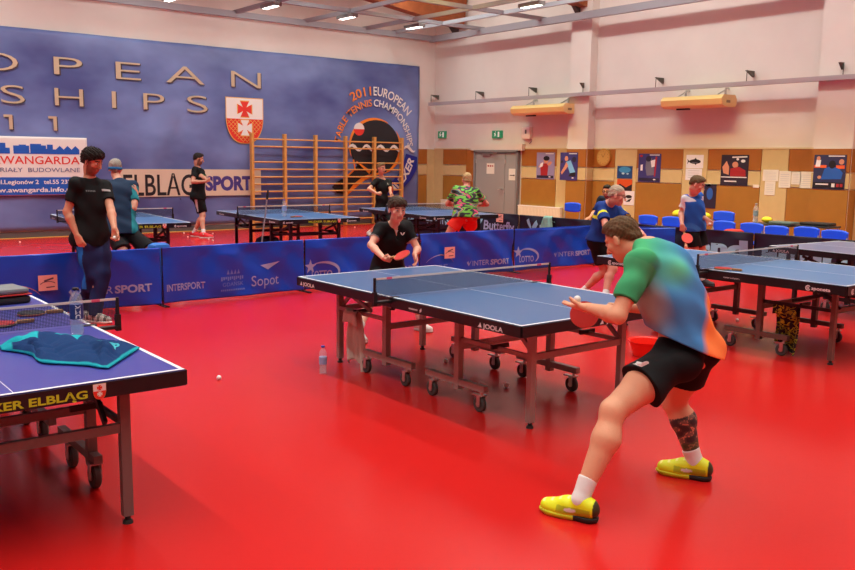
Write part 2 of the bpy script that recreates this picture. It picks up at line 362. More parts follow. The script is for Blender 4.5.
poster(7.99, 1.65, .60, .62, 'poster of a player leaning forward in a blue jacket on the right-hand pillar', 'poster', M_('poster_blueblack', (48, 50, 86)),
       [('band', [[(-.48, .12), (-.1, .12), (-.1, .2), (-.48, .2)], [(.2, .1), (.46, .1), (.46, .2), (.2, .2)]], og), ('helper', [[(-.45, .15), (-.3, .15), (-.28, .35), (-.42, .36)]], wp), ('jacket', [[(-.25, -.22), (-.15, .1), (.05, .18), (.3, .1), (.42, -.02), (.38, -.2)]], bl), ('heads', [E_(-.36, .4, .06, .06), E_(.36, .3, .08, .08), E_(-.3, -.16, .06, .05)], skin_p), ('hair', [E_(.08, .22, .11, .12)], hair_p), ('footer', [[(-.48, -.47), (.47, -.47), (.47, -.3), (-.48, -.3)]], hair_p), ('caption', [[(-.4, -.38), (.0, -.38), (.0, -.34), (-.4, -.34)], [(.1, -.44), (.2, -.44), (.2, -.33), (.1, -.33)], [(-.05, .45), (.45, .45), (.45, .48), (-.05, .48)]], wp), ('badges', [[(.25, -.43), (.33, -.43), (.33, -.34), (.25, -.34)], [(.36, -.43), (.44, -.43), (.44, -.34), (.36, -.34)]], rd)], XR-.275)
def pic(yc, zc, w, h, label, bg, parts, name='picture', cat='picture', group='pictures and papers on the beige panels'):
    o = poster(yc, zc, w, h, label, cat, bg, parts, XR-.032, group); o.name = name; return o
pic(12.87, 1.55, .43, .28, 'blue underwater picture above the orange picture on the beige strip', M_('sea', (24, 66, 120)), [('glow', [E_(0, .2, .4, .25)], M_('sea_light', (60, 140, 190))), ('diver', [E_(-.1, -.1, .1, .08), E_(.2, -.12, .08, .06)], M_('pale', (170, 200, 214)))])
pic(12.86, 1.26, .43, .26, 'orange and black picture under the blue underwater one', M_('ember', (206, 80, 30)), [('shadow', [[(-.5, -.5), (.5, -.5), (.5, .1), (.1, -.2), (-.3, .1), (-.5, -.1)]], hair_p)])
pic(12.72, .97, .3, .32, 'white sheet with a black drawing below the orange picture', wp, [('drawing', [E_(.0, .1, .3, .12), [(-.3, -.3), (.1, -.25), (.3, .0), (.0, -.1)]], hair_p)])
pic(11.03, 1.81, .42, .28, 'white picture of a dark fish on the beige strip', wp, [('fish', [arc(.02, 0, .34, .17, 0, 360, 20)[:-1], [(-.3, .02), (-.44, .2), (-.4, .0), (-.44, -.2)], [(-.05, .13), (.06, .3), (.12, .13)], [(.0, -.14), (.08, -.28), (.12, -.12)]], hair_p), ('belly', [[(-.2, -.05), (.24, -.06), (.1, -.1), (-.1, -.1)]], gr)])
pic(11.04, 1.54, .4, .24, 'white notice below the fish picture', wp, [('lines', [[(-.35, y), (.35, y), (.35, y+.05), (-.35, y+.05)] for y in (-.3, -.1, .1, .3)], M_('faint', (190, 190, 196)))])
pic(10.62, 1.1, .3, .5, 'dark poster partly hidden behind the boy in blue and white', dk, [('figure', [E_(0, .1, .25, .25)], bl)])
fl = M_('faint', (190, 190, 196)); pp = M_('paper_white', (224, 220, 210))
lines = ('lines', [[(-.38, y), (.36, y), (.36, y+.025), (-.38, y+.025)] for y in (-.36, -.24, -.1, .02, .16, .28)], fl)
for yc, zc, w, h, lb in ((9.28, 1.56, .33, .22, 'wide white sheet at the top left of the notices'), (9.28, 1.31, .22, .27, 'white sheet hanging below the wide one at the left'), (8.98, 1.49, .24, .32, 'tall white notice right of the wide sheet'), (8.75, 1.52, .19, .24, 'small white notice on the orange panel edge'), (8.54, 1.49, .26, .31, 'large white notice nearest the right-hand poster')):
    pic(yc, zc, w, h, lb, pp, [lines], 'notice', 'notice', 'white notices')
for yc, zc, lb in ((10.66, 1.33, 'small white label right of the boy in blue and white'), (9.58, 1.34, 'small white label at the end of the orange panel')):
    pic(yc, zc, .13, .06, lb, pp, [], 'label_strip', 'label', 'small wall labels')
dn = empty('door_notice', (XR-.096, 17.32, 1.56), 0, 'white notice with red print on the wide door leaf', 'notice')
MB().box((-.003, 0, 0), (.005, .3, .28)).build('sheet', pp, dn); put(poly_mesh([[(-.11, .05), (-.05, .05), (-.05, .09), (-.11, .09)], [(-.02, .05), (.04, .05), (.04, .09), (-.02, .09)], [(.07, .05), (.11, .05), (.11, .09), (.07, .09)]]), 'print', frame((-.006, 0, 0), (0, -1, 0), (0, 0, 1)), rd, dn)
dn = empty('door_notice', (XR-.096, 16.48, 1.42), 0, 'white notice with a black arrow on the narrow door leaf', 'notice')
MB().box((-.003, 0, 0), (.005, .26, .3)).build('sheet', pp, dn); put(poly_mesh([[(-.09, -.03), (.06, -.03), (.06, -.01), (-.09, -.01)], [(.06, -.05), (.1, -.02), (.06, .01)]]), 'print', frame((-.006, 0, 0), (0, -1, 0), (0, 0, 1)), hair_p, dn)
# ceiling lamps that are in view, hung under the grid
tubem = mat('lamp_tube', (1, .95, .85), .4, emit=6)
def lamp(x, y, label):
    l = empty('ceiling_lamp', (x, y, 4.98), PI/2, label, 'lamp', 'hanging strip lamps')
    MB().box((0, 0, .05), (.62, .2, .08), bev=.01).build('housing', mat('lamp_housing', lin(120, 118, 116), .4), l)
    for s in (-.04, .04): MB().cyl((-.27, s, .012), (.27, s, .012), .016, n=10).build('tube', tubem, l)
    MB().bar((0, 0, .08), (0, 0, .13), .03).build('hanger', steel, l)
for x, y, lb in ((7.45, 18.0, 'strip lamp at the left end of the back row, cut by the picture edge'), (9.43, 17.4, 'strip lamp second from the left in the back row'), (11.46, 17.5, 'strip lamp third from the left in the back row'), (13.5, 17.6, 'strip lamp nearest the room corner'), (13.45, 13.5, 'strip lamp nearest the camera, under the right-hand beams')):
    lamp(x, y, lb)

# ================================================================ the big backdrop on the back wall
bx0, bx1, bz0, bz1 = -3.5, 15.39, .16, 4.36
def backm():
    m = bpy.data.materials.new('blue_backdrop_print'); m.use_nodes = True; nt = m.node_tree; b = nt.nodes['Principled BSDF']
    b.inputs['Roughness'].default_value = .42
    tc = nt.nodes.new('ShaderNodeTexCoord'); mp = nt.nodes.new('ShaderNodeMapping'); mp.inputs['Scale'].default_value = (.22, .2, .38); mp.inputs['Rotation'].default_value = (0, .35, 0)
    n = nt.nodes.new('ShaderNodeTexNoise'); n.inputs['Scale'].default_value = 1.6; n.inputs['Detail'].default_value = 4
    r = nt.nodes.new('ShaderNodeValToRGB'); r.color_ramp.elements[0].position = .36; r.color_ramp.elements[1].position = .66
    r.color_ramp.elements[0].color = lin(70, 80, 138)+(1,); r.color_ramp.elements[1].color = lin(124, 144, 198)+(1,)
    nt.links.new(tc.outputs['Object'], mp.inputs['Vector']); nt.links.new(mp.outputs['Vector'], n.inputs['Vector'])
    nt.links.new(n.outputs['Fac'], r.inputs['Fac']); nt.links.new(r.outputs['Color'], b.inputs['Base Color'])
    return m
def bwave(x, z): return .012*math.sin(x*2.1+z*1.2)+.008*math.sin(x*5.3-z*2.2)+.006*math.sin(z*6+x*.7)
bd = empty('sponsor_backdrop', (0, YB, 0), 0, 'huge blue championship backdrop covering the back wall', 'banner')
grid_mesh('backdrop_sheet', lambda u, v: (bx0+(bx1-bx0)*u, -.045+bwave(bx0+(bx1-bx0)*u, bz0+(bz1-bz0)*v), bz0+(bz1-bz0)*v), 200, 44, backm(), bd, .004)
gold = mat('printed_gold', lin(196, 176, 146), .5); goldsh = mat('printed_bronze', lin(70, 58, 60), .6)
BM = frame((0, -.075, 0), (1, 0, 0), (0, 0, 1))
def bt(txt, x0, x1, z0, z1, m, bold=0., off=.004, name='lettering'):
    me = text_mesh(txt, z1-z0, x1-x0, bold); return put(me, name, BM @ Matrix.Translation((x0, z0, 0)), m, bd, off=off)

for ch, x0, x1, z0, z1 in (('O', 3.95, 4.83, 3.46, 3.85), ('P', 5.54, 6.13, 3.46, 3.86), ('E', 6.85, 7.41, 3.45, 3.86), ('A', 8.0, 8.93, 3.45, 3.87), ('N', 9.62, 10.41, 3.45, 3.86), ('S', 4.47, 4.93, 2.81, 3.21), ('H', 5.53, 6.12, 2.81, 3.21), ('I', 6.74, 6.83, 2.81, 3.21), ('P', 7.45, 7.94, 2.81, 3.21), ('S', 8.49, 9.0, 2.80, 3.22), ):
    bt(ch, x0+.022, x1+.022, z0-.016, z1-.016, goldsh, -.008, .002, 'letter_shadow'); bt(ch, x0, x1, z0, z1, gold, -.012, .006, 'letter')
def bp(polys, m, name, off): return put(poly_mesh(polys), name, BM, m, bd, off=off)
for x0 in (4.5, 5.38):
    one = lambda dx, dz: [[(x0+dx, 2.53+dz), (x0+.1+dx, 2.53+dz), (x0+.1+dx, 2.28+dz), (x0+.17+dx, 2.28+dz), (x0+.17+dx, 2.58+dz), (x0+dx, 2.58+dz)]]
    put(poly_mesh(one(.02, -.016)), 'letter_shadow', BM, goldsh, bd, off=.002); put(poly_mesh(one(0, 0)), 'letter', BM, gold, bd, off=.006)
RED = mat('print_red', lin(222, 52, 40), .5); WHT = mat('print_white', lin(232, 228, 222), .5); BLU = mat('print_blue', lin(28, 92, 190), .5)
ORG = mat('print_orange', lin(236, 134, 40), .5); BLK = mat('print_black', lin(34, 34, 40), .5); DBL = mat('print_dark_blue', lin(30, 44, 150), .5); GLD = mat('print_yellow', lin(226, 176, 90), .5)
def cross_pattee(cx, cz, r):
    P = []
    for k in range(4):
        a = k*PI/2; c, s = math.cos(a), math.sin(a)
        for (x, y) in ((r, -.62*r), (r, .62*r), (.62*r, .45*r), (.24*r, .24*r)): P.append((cx+c*x-s*y, cz+s*x+c*y))
    # order: per arm, pull corners to form the paw shape
    return [P]
def shield(x0, x1, z1, h, put_, part=''):
    w = x1-x0; xm = (x0+x1)/2; zm = z1-h*.46
    low = [(x0, zm)]+[(x0+w*.02+w*.48*(1-math.cos(t))*1.0, zm-(h*.54)*math.sin(t)) for t in [k*PI/2/10 for k in range(2, 10)]]
    left = [(xm-(w/2)*math.cos(t)**.8, zm-h*.54*math.sin(t)**1.1) for t in [k*PI/20 for k in range(0, 11)]]
    right = [(2*xm-x, z) for x, z in left[::-1][1:]]
    put_([[(x0-w*.02, z1+w*.02), (x0-w*.02, zm)]+[(x-w*.015, z-w*.02) for x, z in left[1:]]+[(x+w*.015, z-w*.02) for x, z in right[:-1]]+[(x1+w*.02, zm), (x1+w*.02, z1+w*.02)]], GLD, 'shield_edge', .0015)
    put_([[(x0, z1), (x0, zm), (x1, zm), (x1, z1)]], WHT, 'shield_field', .003)
    put_([left+right], RED, 'shield_base', .003)
    if w > .3:
        net = []
        for k in range(-6, 8):
            for sg in (1, -1):
                pts = []
                for t in range(41):
                    x = x0+w*t/40; z = zm-h*.54*(.5+.18*k)+sg*(x-xm)*1.0
                    lim = zm-h*.54*max(0, 1-(abs(x-xm)/(w/2))**(1/.8*1.25))**(.55)
                    if lim+.01 < z < zm: pts.append((x, z))
                if len(pts) > 2: net += strip(pts, w*.012)
        put_(net, GLD, 'shield_lattice', .0042)
    r = w*.19
    put_(cross_pattee(xm, z1-h*.24, r*1.12), GLD, 'cross_edge', .0045); put_(cross_pattee(xm, z1-h*.24, r), RED, 'cross', .006)
    put_(cross_pattee(xm, zm-h*.2, r*1.12), GLD, 'cross_edge', .0045); put_(cross_pattee(xm, zm-h*.2, r), WHT, 'cross', .006)
shield(9.48, 10.45, 3.19, 1.07, bp)
# round championship emblem with arched lettering and a bat
def arch(txt, cx, cz, rx, rz, a0, a1, h, m, bold=.012):
    me = text_mesh(txt, h, abs(math.radians(a0-a1))*rx, bold)
    n = len(me.vertices); co = np.zeros(n*3); me.vertices.foreach_get('co', co); co = co.reshape(-1, 3); wd = co[:, 0].max()
    a = np.radians(a0+(a1-a0)*co[:, 0]/wd); k = co[:, 1]
    co2 = np.stack([cx+(rx+k)*np.cos(a), cz+(rz+k)*np.sin(a), 0*k], 1)
    me.vertices.foreach_set('co', co2.ravel()); me.update(); put(me, 'emblem_lettering', BM, m, bd, off=.006)
ex, ez = 13.85, 2.06
arch('2011', ex, ez, 1.42, 1.42, 121, 95, .24, ORG); arch('EUROPEAN', ex, ez, 1.42, 1.42, 92, 40, .24, WHT)
arch('TABLE TENNIS', ex, ez, 1.13, 1.13, 174, 95, .19, ORG); arch('CHAMPIONSHIPS', ex, ez, 1.13, 1.13, 92, 4, .19, WHT)
bp([arc(13.87, 2.1, .82, .74, 0, 360, 40)[:-1]], BLK, 'bat_blade', .003)
bp([[(13.3, 1.62), (13.75, 1.45), (13.2, 1.05), (12.9, .82), (12.62, .86), (12.47, 1.02), (12.6, 1.14), (12.95, 1.3)]], BLK, 'bat_handle', .003)
bp(strip(arc(13.87, 2.1, .84, .75, 60, 200, 30), [.02+.06*math.sin(PI*k/30) for k in range(31)])+strip(arc(13.87, 2.1, .85, .77, 35, -70, 24), [.01+.1*math.sin(PI*k/24) for k in range(25)])+strip([(13.15, 1.75), (13.2, 1.5), (12.95, 1.3)], .05)+strip([(13.25, 1.7), (13.7, 1.4)], [.02, .1])+strip([(14.0, 1.38), (13.5, 1.25), (13.2, 1.05), (12.9, .78)], [.05, .12, .12, .05]), ORG, 'bat_edge', .0045)
bp([arc(13.33, 2.56, .17, .17, 0, 180, 16)], WHT, 'ball_top', .006); bp([arc(13.33, 2.56, .17, .17, 180, 360, 16)], RED, 'ball_base', .006)
wv = []
for k in range(5): wv += strip([(12.95+k*.46+.46*t/8, 2.06+.07*math.sin(t/8*PI*2-.6)) for t in range(9)], [.015+.07*math.sin(PI*t/8) for t in range(9)])
bp(wv, WHT, 'waves', .006)
bp([[(14.92, 1.93), (15.32, 1.84), (15.31, 1.5), (15.1, 1.2), (14.82, .95), (14.55, .80), (14.2, .74), (14.2, 1.1), (14.5, 1.2), (14.75, 1.45)]], DBL, 'sponsor_band', .003)
me = text_mesh('MLEXER', .23, 1.25, .03); th = math.radians(52)
n = len(me.vertices); co = np.zeros(n*3); me.vertices.foreach_get('co', co); co = co.reshape(-1, 3)
co2 = np.stack([14.42+co[:, 0]*math.cos(th)-co[:, 1]*math.sin(th)+.12*np.sin(co[:, 0]*2.4), .78+co[:, 0]*math.sin(th)+co[:, 1]*math.cos(th)-.06*np.sin(co[:, 0]*2.4), 0*co[:, 0]], 1)
me.vertices.foreach_set('co', co2.ravel()); put(me, 'sponsor_lettering', BM, WHT, bd, off=.006)
# ELBLAG SPORT strip
bp([[(6.86, .84), (10.38, .84), (10.38, 1.47), (6.86, 1.47)]], mat('print_cream', lin(216, 200, 176), .55), 'cream_strip', .003)
bt('ELBLĄG', 6.93, 8.62, .87, 1.37, BLK, .012, .006, 'city_lettering')
bt('SPORT', 8.9, 10.13, .98, 1.31, mat('print_violet', lin(70, 62, 136), .5), .05, .006, 'city_lettering')
# separate white and blue advertising banner hung over the backdrop
ab = empty('advertising_banner', (0, YB-.1, 0), 0, 'white and blue building-materials advertising banner hung on the lower left of the backdrop', 'banner')
AM = frame((0, -.012, 0), (1, 0, 0), (0, 0, 1))
wvb = lambda x, z: .01*math.sin(x*3.2+z*2.0)+.006*math.sin(x*7-z*3)
grid_mesh('banner_sheet', lambda u, v: (2.6+3.55*u, wvb(2.6+3.55*u, .91+1.23*v), .91+1.23*v), 60, 24, WHT, ab, .004)
def aw(x, z, o): return Vector((x, wvb(x, z)-.003-o, z))
def ap(me, name, m, off): return put(me, name, None, m, ab, warp=aw, off=off)
gm_ = [[(2.6+3.53*i/24, .92), (2.6+3.53*(i+1)/24, .92), (2.6+3.53*(i+1)/24, 1.29), (2.6+3.53*i/24, 1.29)] for i in range(24)]
ap(poly_mesh(gm_), 'blue_field', BLU, .002)
cityx = [(3.0, .14), (3.3, .22), (3.6, .1), (3.9, .2), (4.2, .18), (4.39, .22), (4.5, .12), (4.58, .0), (4.65, .17), (4.76, .19), (4.9, .17), (4.96, .02), (4.98, .21), (5.2, .18), (5.3, .11), (5.32, .2), (5.42, .2), (5.44, .1), (5.55, .13)]
cp = [[(cityx[i][0], 1.78), (cityx[i+1][0], 1.78), (cityx[i+1][0], 1.78+cityx[i][1]), (cityx[i][0], 1.78+cityx[i][1])] for i in range(len(cityx)-1)]
cp += [[(5.5+.16*k, 1.78), (5.66+.16*k, 1.78), (5.66+.16*k, 1.88), (5.58+.16*k, 1.96), (5.5+.16*k, 1.88)] for k in range(3)]
ap(poly_mesh(cp), 'skyline', BLU, .003)
ap(put(text_mesh('AWANGARDA', .17, 1.78, .008), 'x', Matrix.Translation((4.2, 1.57, 0)), None, None, off=0).data, 'banner_lettering', RED, .004)
ap(put(text_mesh('MATERIAŁY  BUDOWLANE', .095, 2.04, .0), 'x', Matrix.Translation((3.94, 1.40, 0)), None, None, off=0).data, 'banner_lettering', mat('print_slate', lin(84, 96, 140), .5), .004)
ap(put(text_mesh('ul.Legionów 2', .09, .82, .02), 'x', Matrix.Translation((4.3, 1.15, 0)), None, None, off=0).data, 'banner_lettering', WHT, .005)
ap(put(text_mesh('tel.55 232', .09, .56, .02), 'x', Matrix.Translation((5.22, 1.15, 0)), None, None, off=0).data, 'banner_lettering', WHT, .005)
ap(put(text_mesh('www.awangarda.info.pl', .1, 1.75, .02), 'x', Matrix.Translation((4.05, .98, 0)), None, None, off=0).data, 'banner_lettering', WHT, .005)
for o in [o for o in COL.objects if o.name == 'x' or o.name.startswith('x.')]: bpy.data.objects.remove(o)

# wall bars
wbm = mat('varnished_beech', lin(214, 158, 84), .4, noise=.08, nscale=10)
lw = empty('wall_bars', (12.4, YB-.22, 0), 0, 'long wooden wall bars with six uprights in front of the backdrop', 'wall bars')
ux = [10.07, 10.98, 11.88, 12.80, 13.73, 14.66]
for x in ux: MB().box((x-12.4, 0, 1.19), (.07, .12, 2.34), bev=.008).build('upright', wbm, lw)
for z in (2.22, 2.04, 1.66, 1.48, 1.29, 1.11, .93, .75, .56, .37, .18):
    for i in range(5): MB().cyl((ux[i]-12.4, -.01, z), (ux[i+1]-12.4, -.01, z), .019, n=10).build('rung', wbm, lw, True)
# ================================================================ table tennis tables
TL, TW, TH = 2.74, 1.525, .76
whl = mat('grey_wheel_rubber', lin(70, 66, 64), .6)
netm = bpy.data.materials.new('net_mesh'); netm.use_nodes = True
def _net():
    nt = netm.node_tree; b = nt.nodes['Principled BSDF']; b.inputs['Base Color'].default_value = (.02, .03, .05, 1); b.inputs['Roughness'].default_value = .8
    tc = nt.nodes.new('ShaderNodeTexCoord'); sep = nt.nodes.new('ShaderNodeSeparateXYZ'); nt.links.new(tc.outputs['Object'], sep.inputs[0])
    outs = []
    for ax, sc in (('X', 120.), ('Z', 120.)):
        mu = nt.nodes.new('ShaderNodeMath'); mu.operation = 'MULTIPLY'; mu.inputs[1].default_value = sc
        fr = nt.nodes.new('ShaderNodeMath'); fr.operation = 'FRACT'; lt = nt.nodes.new('ShaderNodeMath'); lt.operation = 'LESS_THAN'; lt.inputs[1].default_value = .32
        nt.links.new(sep.outputs[ax], mu.inputs[0]); nt.links.new(mu.outputs[0], fr.inputs[0]); nt.links.new(fr.outputs[0], lt.inputs[0]); outs.append(lt)
    mx = nt.nodes.new('ShaderNodeMath'); mx.operation = 'MAXIMUM'
    nt.links.new(outs[0].outputs[0], mx.inputs[0]); nt.links.new(outs[1].outputs[0], mx.inputs[1]); nt.links.new(mx.outputs[0], b.inputs['Alpha'])
_net()
wline = mat('table_line_white', (.82, .84, .86), .45)
tape = mat('net_tape', lin(214, 208, 196), .6)
pinkt = mat('pink_label', lin(214, 90, 120), .5)
def wheel(parent, x, y, brake=False, k=1.):
    c = empty('caster', (x, y, 0)); c.parent = parent; c.scale = (k*1.1, k, k)
    MB().lathe([(.03, -.014), (.05, -.016), (.058, -.010), (.058, .010), (.05, .016), (.03, .014)], n=20, M=Matrix.Translation((.0, .02, .058)) @ Matrix.Rotation(PI/2, 4, 'Y')).build('tyre', whl, c, True)
    MB().cyl((-.02, .02, .058), (.02, .02, .058), .02, n=12).build('hub', chrome, c, True)
    MB().box((-.023, .012, .085), (.004, .034, .075)).box((.023, .012, .085), (.004, .034, .075)).box((0, .004, .125), (.05, .05, .008)).cyl((0, 0, .125), (0, 0, .15), .012).build('fork', chrome, c)
    if brake: MB().box((0, .06, .12), (.03, .07, .01)).build('brake_pedal', chrome, c)
def net(parent, tapem, sag=0.):
    n = empty('net', (0, 0, TH)); n.parent = parent; w = TW/2+.1525
    grid_mesh('net_mesh', lambda u, v: (-w+2*w*u, 0, .012+.132*v-sag*4*u*(1-u)*v), 24, 2, netm, n)
    MB().box((0, 0, .146), (2*w, .006, .014)).build('net_tape', tapem, n)
    for s in (-1, 1):
        MB().cyl((s*w, 0, -.02), (s*w, 0, .155), .011, n=12).box((s*(w-.09), 0, -.028), (.2, .05, .018)).box((s*(TW/2-.02), 0, -.0), (.08, .05, .006)).box((s*w, 0, .0), (.03, .03, .1)).cyl((s*(TW/2-.01), 0, -.035), (s*(TW/2-.01), 0, -.085), .007).cyl((s*(TW/2-.01), 0, -.085), (s*(TW/2-.01), 0, -.095), .02).build('net_post', black, n)
        MB().box((s*(w-.13), 0, .146), (.05, .0075, .0155)).build('tape_label', pinkt, n)
def table(name, loc, label, topc, frame_m, letter=None, brand='JOOLA', rz=0., legc=None, detail=True, end_text=False, tapem=None, apron=.05, lgx=.46, iny=.2, pyy=.45, wk=1., wy=(.17, .71)):
    t = empty(name, (loc[0], loc[1], 0), rz, label, 'table', 'table tennis tables')
    topm = mat('tabletop_%s' % '_'.join(str(int(v)) for v in topc), lin(*topc), .32, spec=.4)
    hw, hl = TW/2, TL/2; aw = mat('apron_black', (.01, .01, .012), .35)
    legm = legc or frame_m
    for s in (-1, 1):
        h = empty('table_half', (0, 0, 0)); h.parent = t
        y0, y1 = (.003, hl) if s > 0 else (-hl, -.003)
        ym = (y0+y1)/2; L = y1-y0
        MB().box((0, ym, TH-.003), (TW, L, .006)).build('playing_surface', topm, h)
        lz = TH+.0006; b = MB()
        b.box((-hw+.01, ym, lz), (.02, L, .0016)).box((hw-.01, ym, lz), (.02, L, .0016)).box((0, s*(hl-.01), lz), (TW-.04, .02, .0016)).box((0, ym, lz), (.003, L-.04, .0016))
        b.build('white_lines', wline, h)
        b = MB(); ah = apron+.0195; az = TH-.0045-ah/2
        b.box((-hw+.004, ym, az), (.03, L, ah)).box((hw-.004, ym, az), (.03, L, ah)).box((0, s*(hl-.004), az), (TW, .03, ah)).box((0, s*.03, az), (TW-.06, .03, ah))
        b.build('apron', aw, h)
        # end legs with feet
        for q in (-1, 1):
            lx, ly = q*lgx, s*(hl-iny)
            lg = MB().box((lx, ly, .385), (.048, .042, .69)).build('leg', legm, h)
            MB().cyl((lx, ly, 0), (lx, ly, .016), .026, .022, n=12).cyl((lx, ly, .016), (lx, ly, .045), .014, n=10).build('foot', rubber, lg)
            # undercarriage post, side bar
            MB().box((q*(lgx+.02), s*pyy, .42), (.05, .05, .6)).build('post', legm, h)
            MB().bar((q*(lgx+.01), s*pyy, .49), (q*(lgx+.01), s*(hl-iny), .49), .022, .03).build('side_bar', frame_m, h)
            bb = MB().bar((q*(lgx+.02), s*.09, .175), (q*(lgx+.02), s*.75, .175), .045, .045).build('base_bar', legm, h)
            wheel(bb, q*(lgx+.02), s*wy[0], q > 0, wk); wheel(bb, q*(lgx+.02), s*wy[1], s < 0, wk)
            MB().bar((q*.44, s*(hl-.26), .64), (q*.44, s*.72, .52), .02, .03).bar((q*.44, s*(hl-.2), .5), (q*.44, s*(hl-.42), .69), .02, .03).build('brace', frame_m, h)
            MB().box((q*.45, s*.85, .505), (.16, .02, .03)).build('catch', black, h)
        MB().bar((-lgx, s*(hl-iny), .485), (lgx, s*(hl-iny), .485), .03, .045).build('end_bar', legm, h)
        MB().bar((-(lgx+.02), s*pyy, .435), (lgx+.02, s*pyy, .435), .03, .045).build('cross_bar', legm, h)
        MB().bar((-.48, s*.60, .66), (.48, s*.60, .66), .03, .045).build('cross_bar', legm, h)
    net(t, tapem or tape)
    # lettering on the apron: sides and ends
    az = TH-.024-apron
    def apron_text(txt, side, pos, h, m, bold=.02, width=None, dz=0):
        me = text_mesh(txt, h, width, bold, 'CENTER')
        if side == 'L': M = frame((-hw-.0115, pos, az+dz), (0, -1, 0), (0, 0, 1))
        elif side == 'R': M = frame((hw+.0115, pos, az+dz), (0, 1, 0), (0, 0, 1))
        elif side == 'F': M = frame((pos, -hl-.0115, az+dz), (1, 0, 0), (0, 0, 1))
        else: M = frame((pos, hl+.0115, az+dz), (-1, 0, 0), (0, 0, 1))
        return put(me, 'apron_lettering', M, m, t, off=.0008)
    def apron_poly(polys, side, pos, m, dz=0):
        M = frame((-hw-.0115, pos, az+dz), (0, -1, 0), (0, 0, 1)) if side == 'L' else frame((pos, -hl-.0115, az+dz), (1, 0, 0), (0, 0, 1))
        return put(poly_mesh(polys, .0006), 'apron_emblem', M, m, t, off=.0008)
    lm = mat('apron_print_white', lin(226, 226, 226), .5); ym = mat('apron_print_yellow', lin(186, 208, 40), .5)
    h = apron*.62
    def swirl(side, pos, r):
        apron_poly(strip(arc(0, apron*.5, r, r, 40, 330, 18), r*.45)+strip(arc(0, apron*.5, r*.4, r*.4, 0, 360, 10), r*.3), side, pos, lm)
    if brand == 'JOOLA':
        for y in (-hl+.25, hl-.2):
            apron_text('JOOLA', 'L', y, h, lm, .03, .19, apron*.2)
            apron_poly([[(-.02, apron*.2), (.02, apron*.2), (.005, apron*.85), (-.005, apron*.5), (-.012, apron*.35)]], 'L', y+.125, lm)
        for x in (-.0, ): pass
        apron_text('JOOLA', 'F', .12, h, lm, .03, .19, apron*.2)
        apron_poly([[(-.02, apron*.2), (.02, apron*.2), (.005, apron*.85), (-.005, apron*.5), (-.012, apron*.35)]], 'F', -.02, lm)
        apron_poly([[(-.05+.013*k, apron*.4), (-.041+.013*k, apron*.4), (-.041+.013*k, apron*.62), (-.05+.013*k, apron*.62)] for k in range(8)], 'L', -.28, lm); apron_poly([[(0, apron*.2), (.02, apron*.5), (.015, apron*.9), (-.005, apron*.55)]], 'L', -.36, lm)
    else:
        for y in (-hl+.22, hl-.3):
            apron_text('sponeta', 'L', y, h*.8, lm, .03, .17, apron*.3); swirl('L', y+.115, apron*.34)
        if not end_text:
            apron_text('master compact s', 'L', -.28, apron*.25, lm, .01, .17, apron*.4)
            apron_text('sponeta', 'F', -.55, h*.8, lm, .03, .17, apron*.3); swirl('F', -.68, apron*.34)
    if end_text:
        apron_text('MLEXER ELBLĄG', 'F', .035, apron*.70, ym, .03, .53, apron*.22)
        def ps(polys, m, nm, off):
            o = put(poly_mesh(polys, .0005), nm, frame((0, -hl-.0117, 0), (1, 0, 0), (0, 0, 1)), m, t, off=off*.4); return o
        shield(.325, .325+.056, TH-.008, .07, ps)
        if loc[1] > 10:
            apron_text('sponeta', 'F', .62, h*.8, lm, .03, .15, apron*.3); swirl('F', .52, apron*.3)
            apron_text('sponeta', 'F', -.58, h*.8, lm, .03, .13, apron*.3); swirl('F', -.68, apron*.3)
    return t
fr_grey = mat('grey_table_frame', lin(158, 142, 136), .4, .25)
fr_black = mat('black_table_frame', (.016, .014, .014), .4)
fr_brown = mat('brown_grey_leg', lin(112, 88, 78), .45, .2)
T1 = table('table_tennis_table', (4.5285, 5.1521), 'blue table tennis table in the middle, between the crouching player and the boy', (62, 104, 152), fr_grey, brand='JOOLA', legc=fr_grey)
T2 = table('table_tennis_table', (.8755, 5.2909), 'violet-blue table at the left edge with a towel and a bottle on it', (66, 70, 158), fr_black, brand='sponeta', legc=mat('dark_grey_leg', lin(120, 108, 104), .45, .2), end_text=True, apron=.052, lgx=.51, iny=.14, pyy=.64, wk=1.16, wy=(-.0+.30, .70))
T3 = table('table_tennis_table', (8.1036, 4.8684), 'light blue table at the right with a patterned cloth hung under it', (78, 128, 176), fr_black, brand='sponeta', legc=fr_brown, apron=.06, lgx=.50, iny=.22)
T4 = table('table_tennis_table', (4.88, 14.27), 'blue table at the back left behind the man in the headband', (66, 112, 164), fr_black, brand='sponeta', end_text=True, rz=-.085)
T5 = table('table_tennis_table', (7.84, 14.02), 'blue table at the back in front of the wall bars, with a bottle on it', (66, 112, 164), fr_black, brand='sponeta', end_text=True, rz=-.065)
T6 = table('table_tennis_table', (10.80, 13.63), 'blue table at the back between the boy in black and the man in red shorts', (60, 98, 150), fr_black, brand='sponeta', rz=-.107)
T7 = table('table_tennis_table', (10.80, 4.43), 'grey-blue table at the right edge beyond the nearer right-hand table', (112, 122, 156), fr_black, brand='JOOLA', rz=-.09)

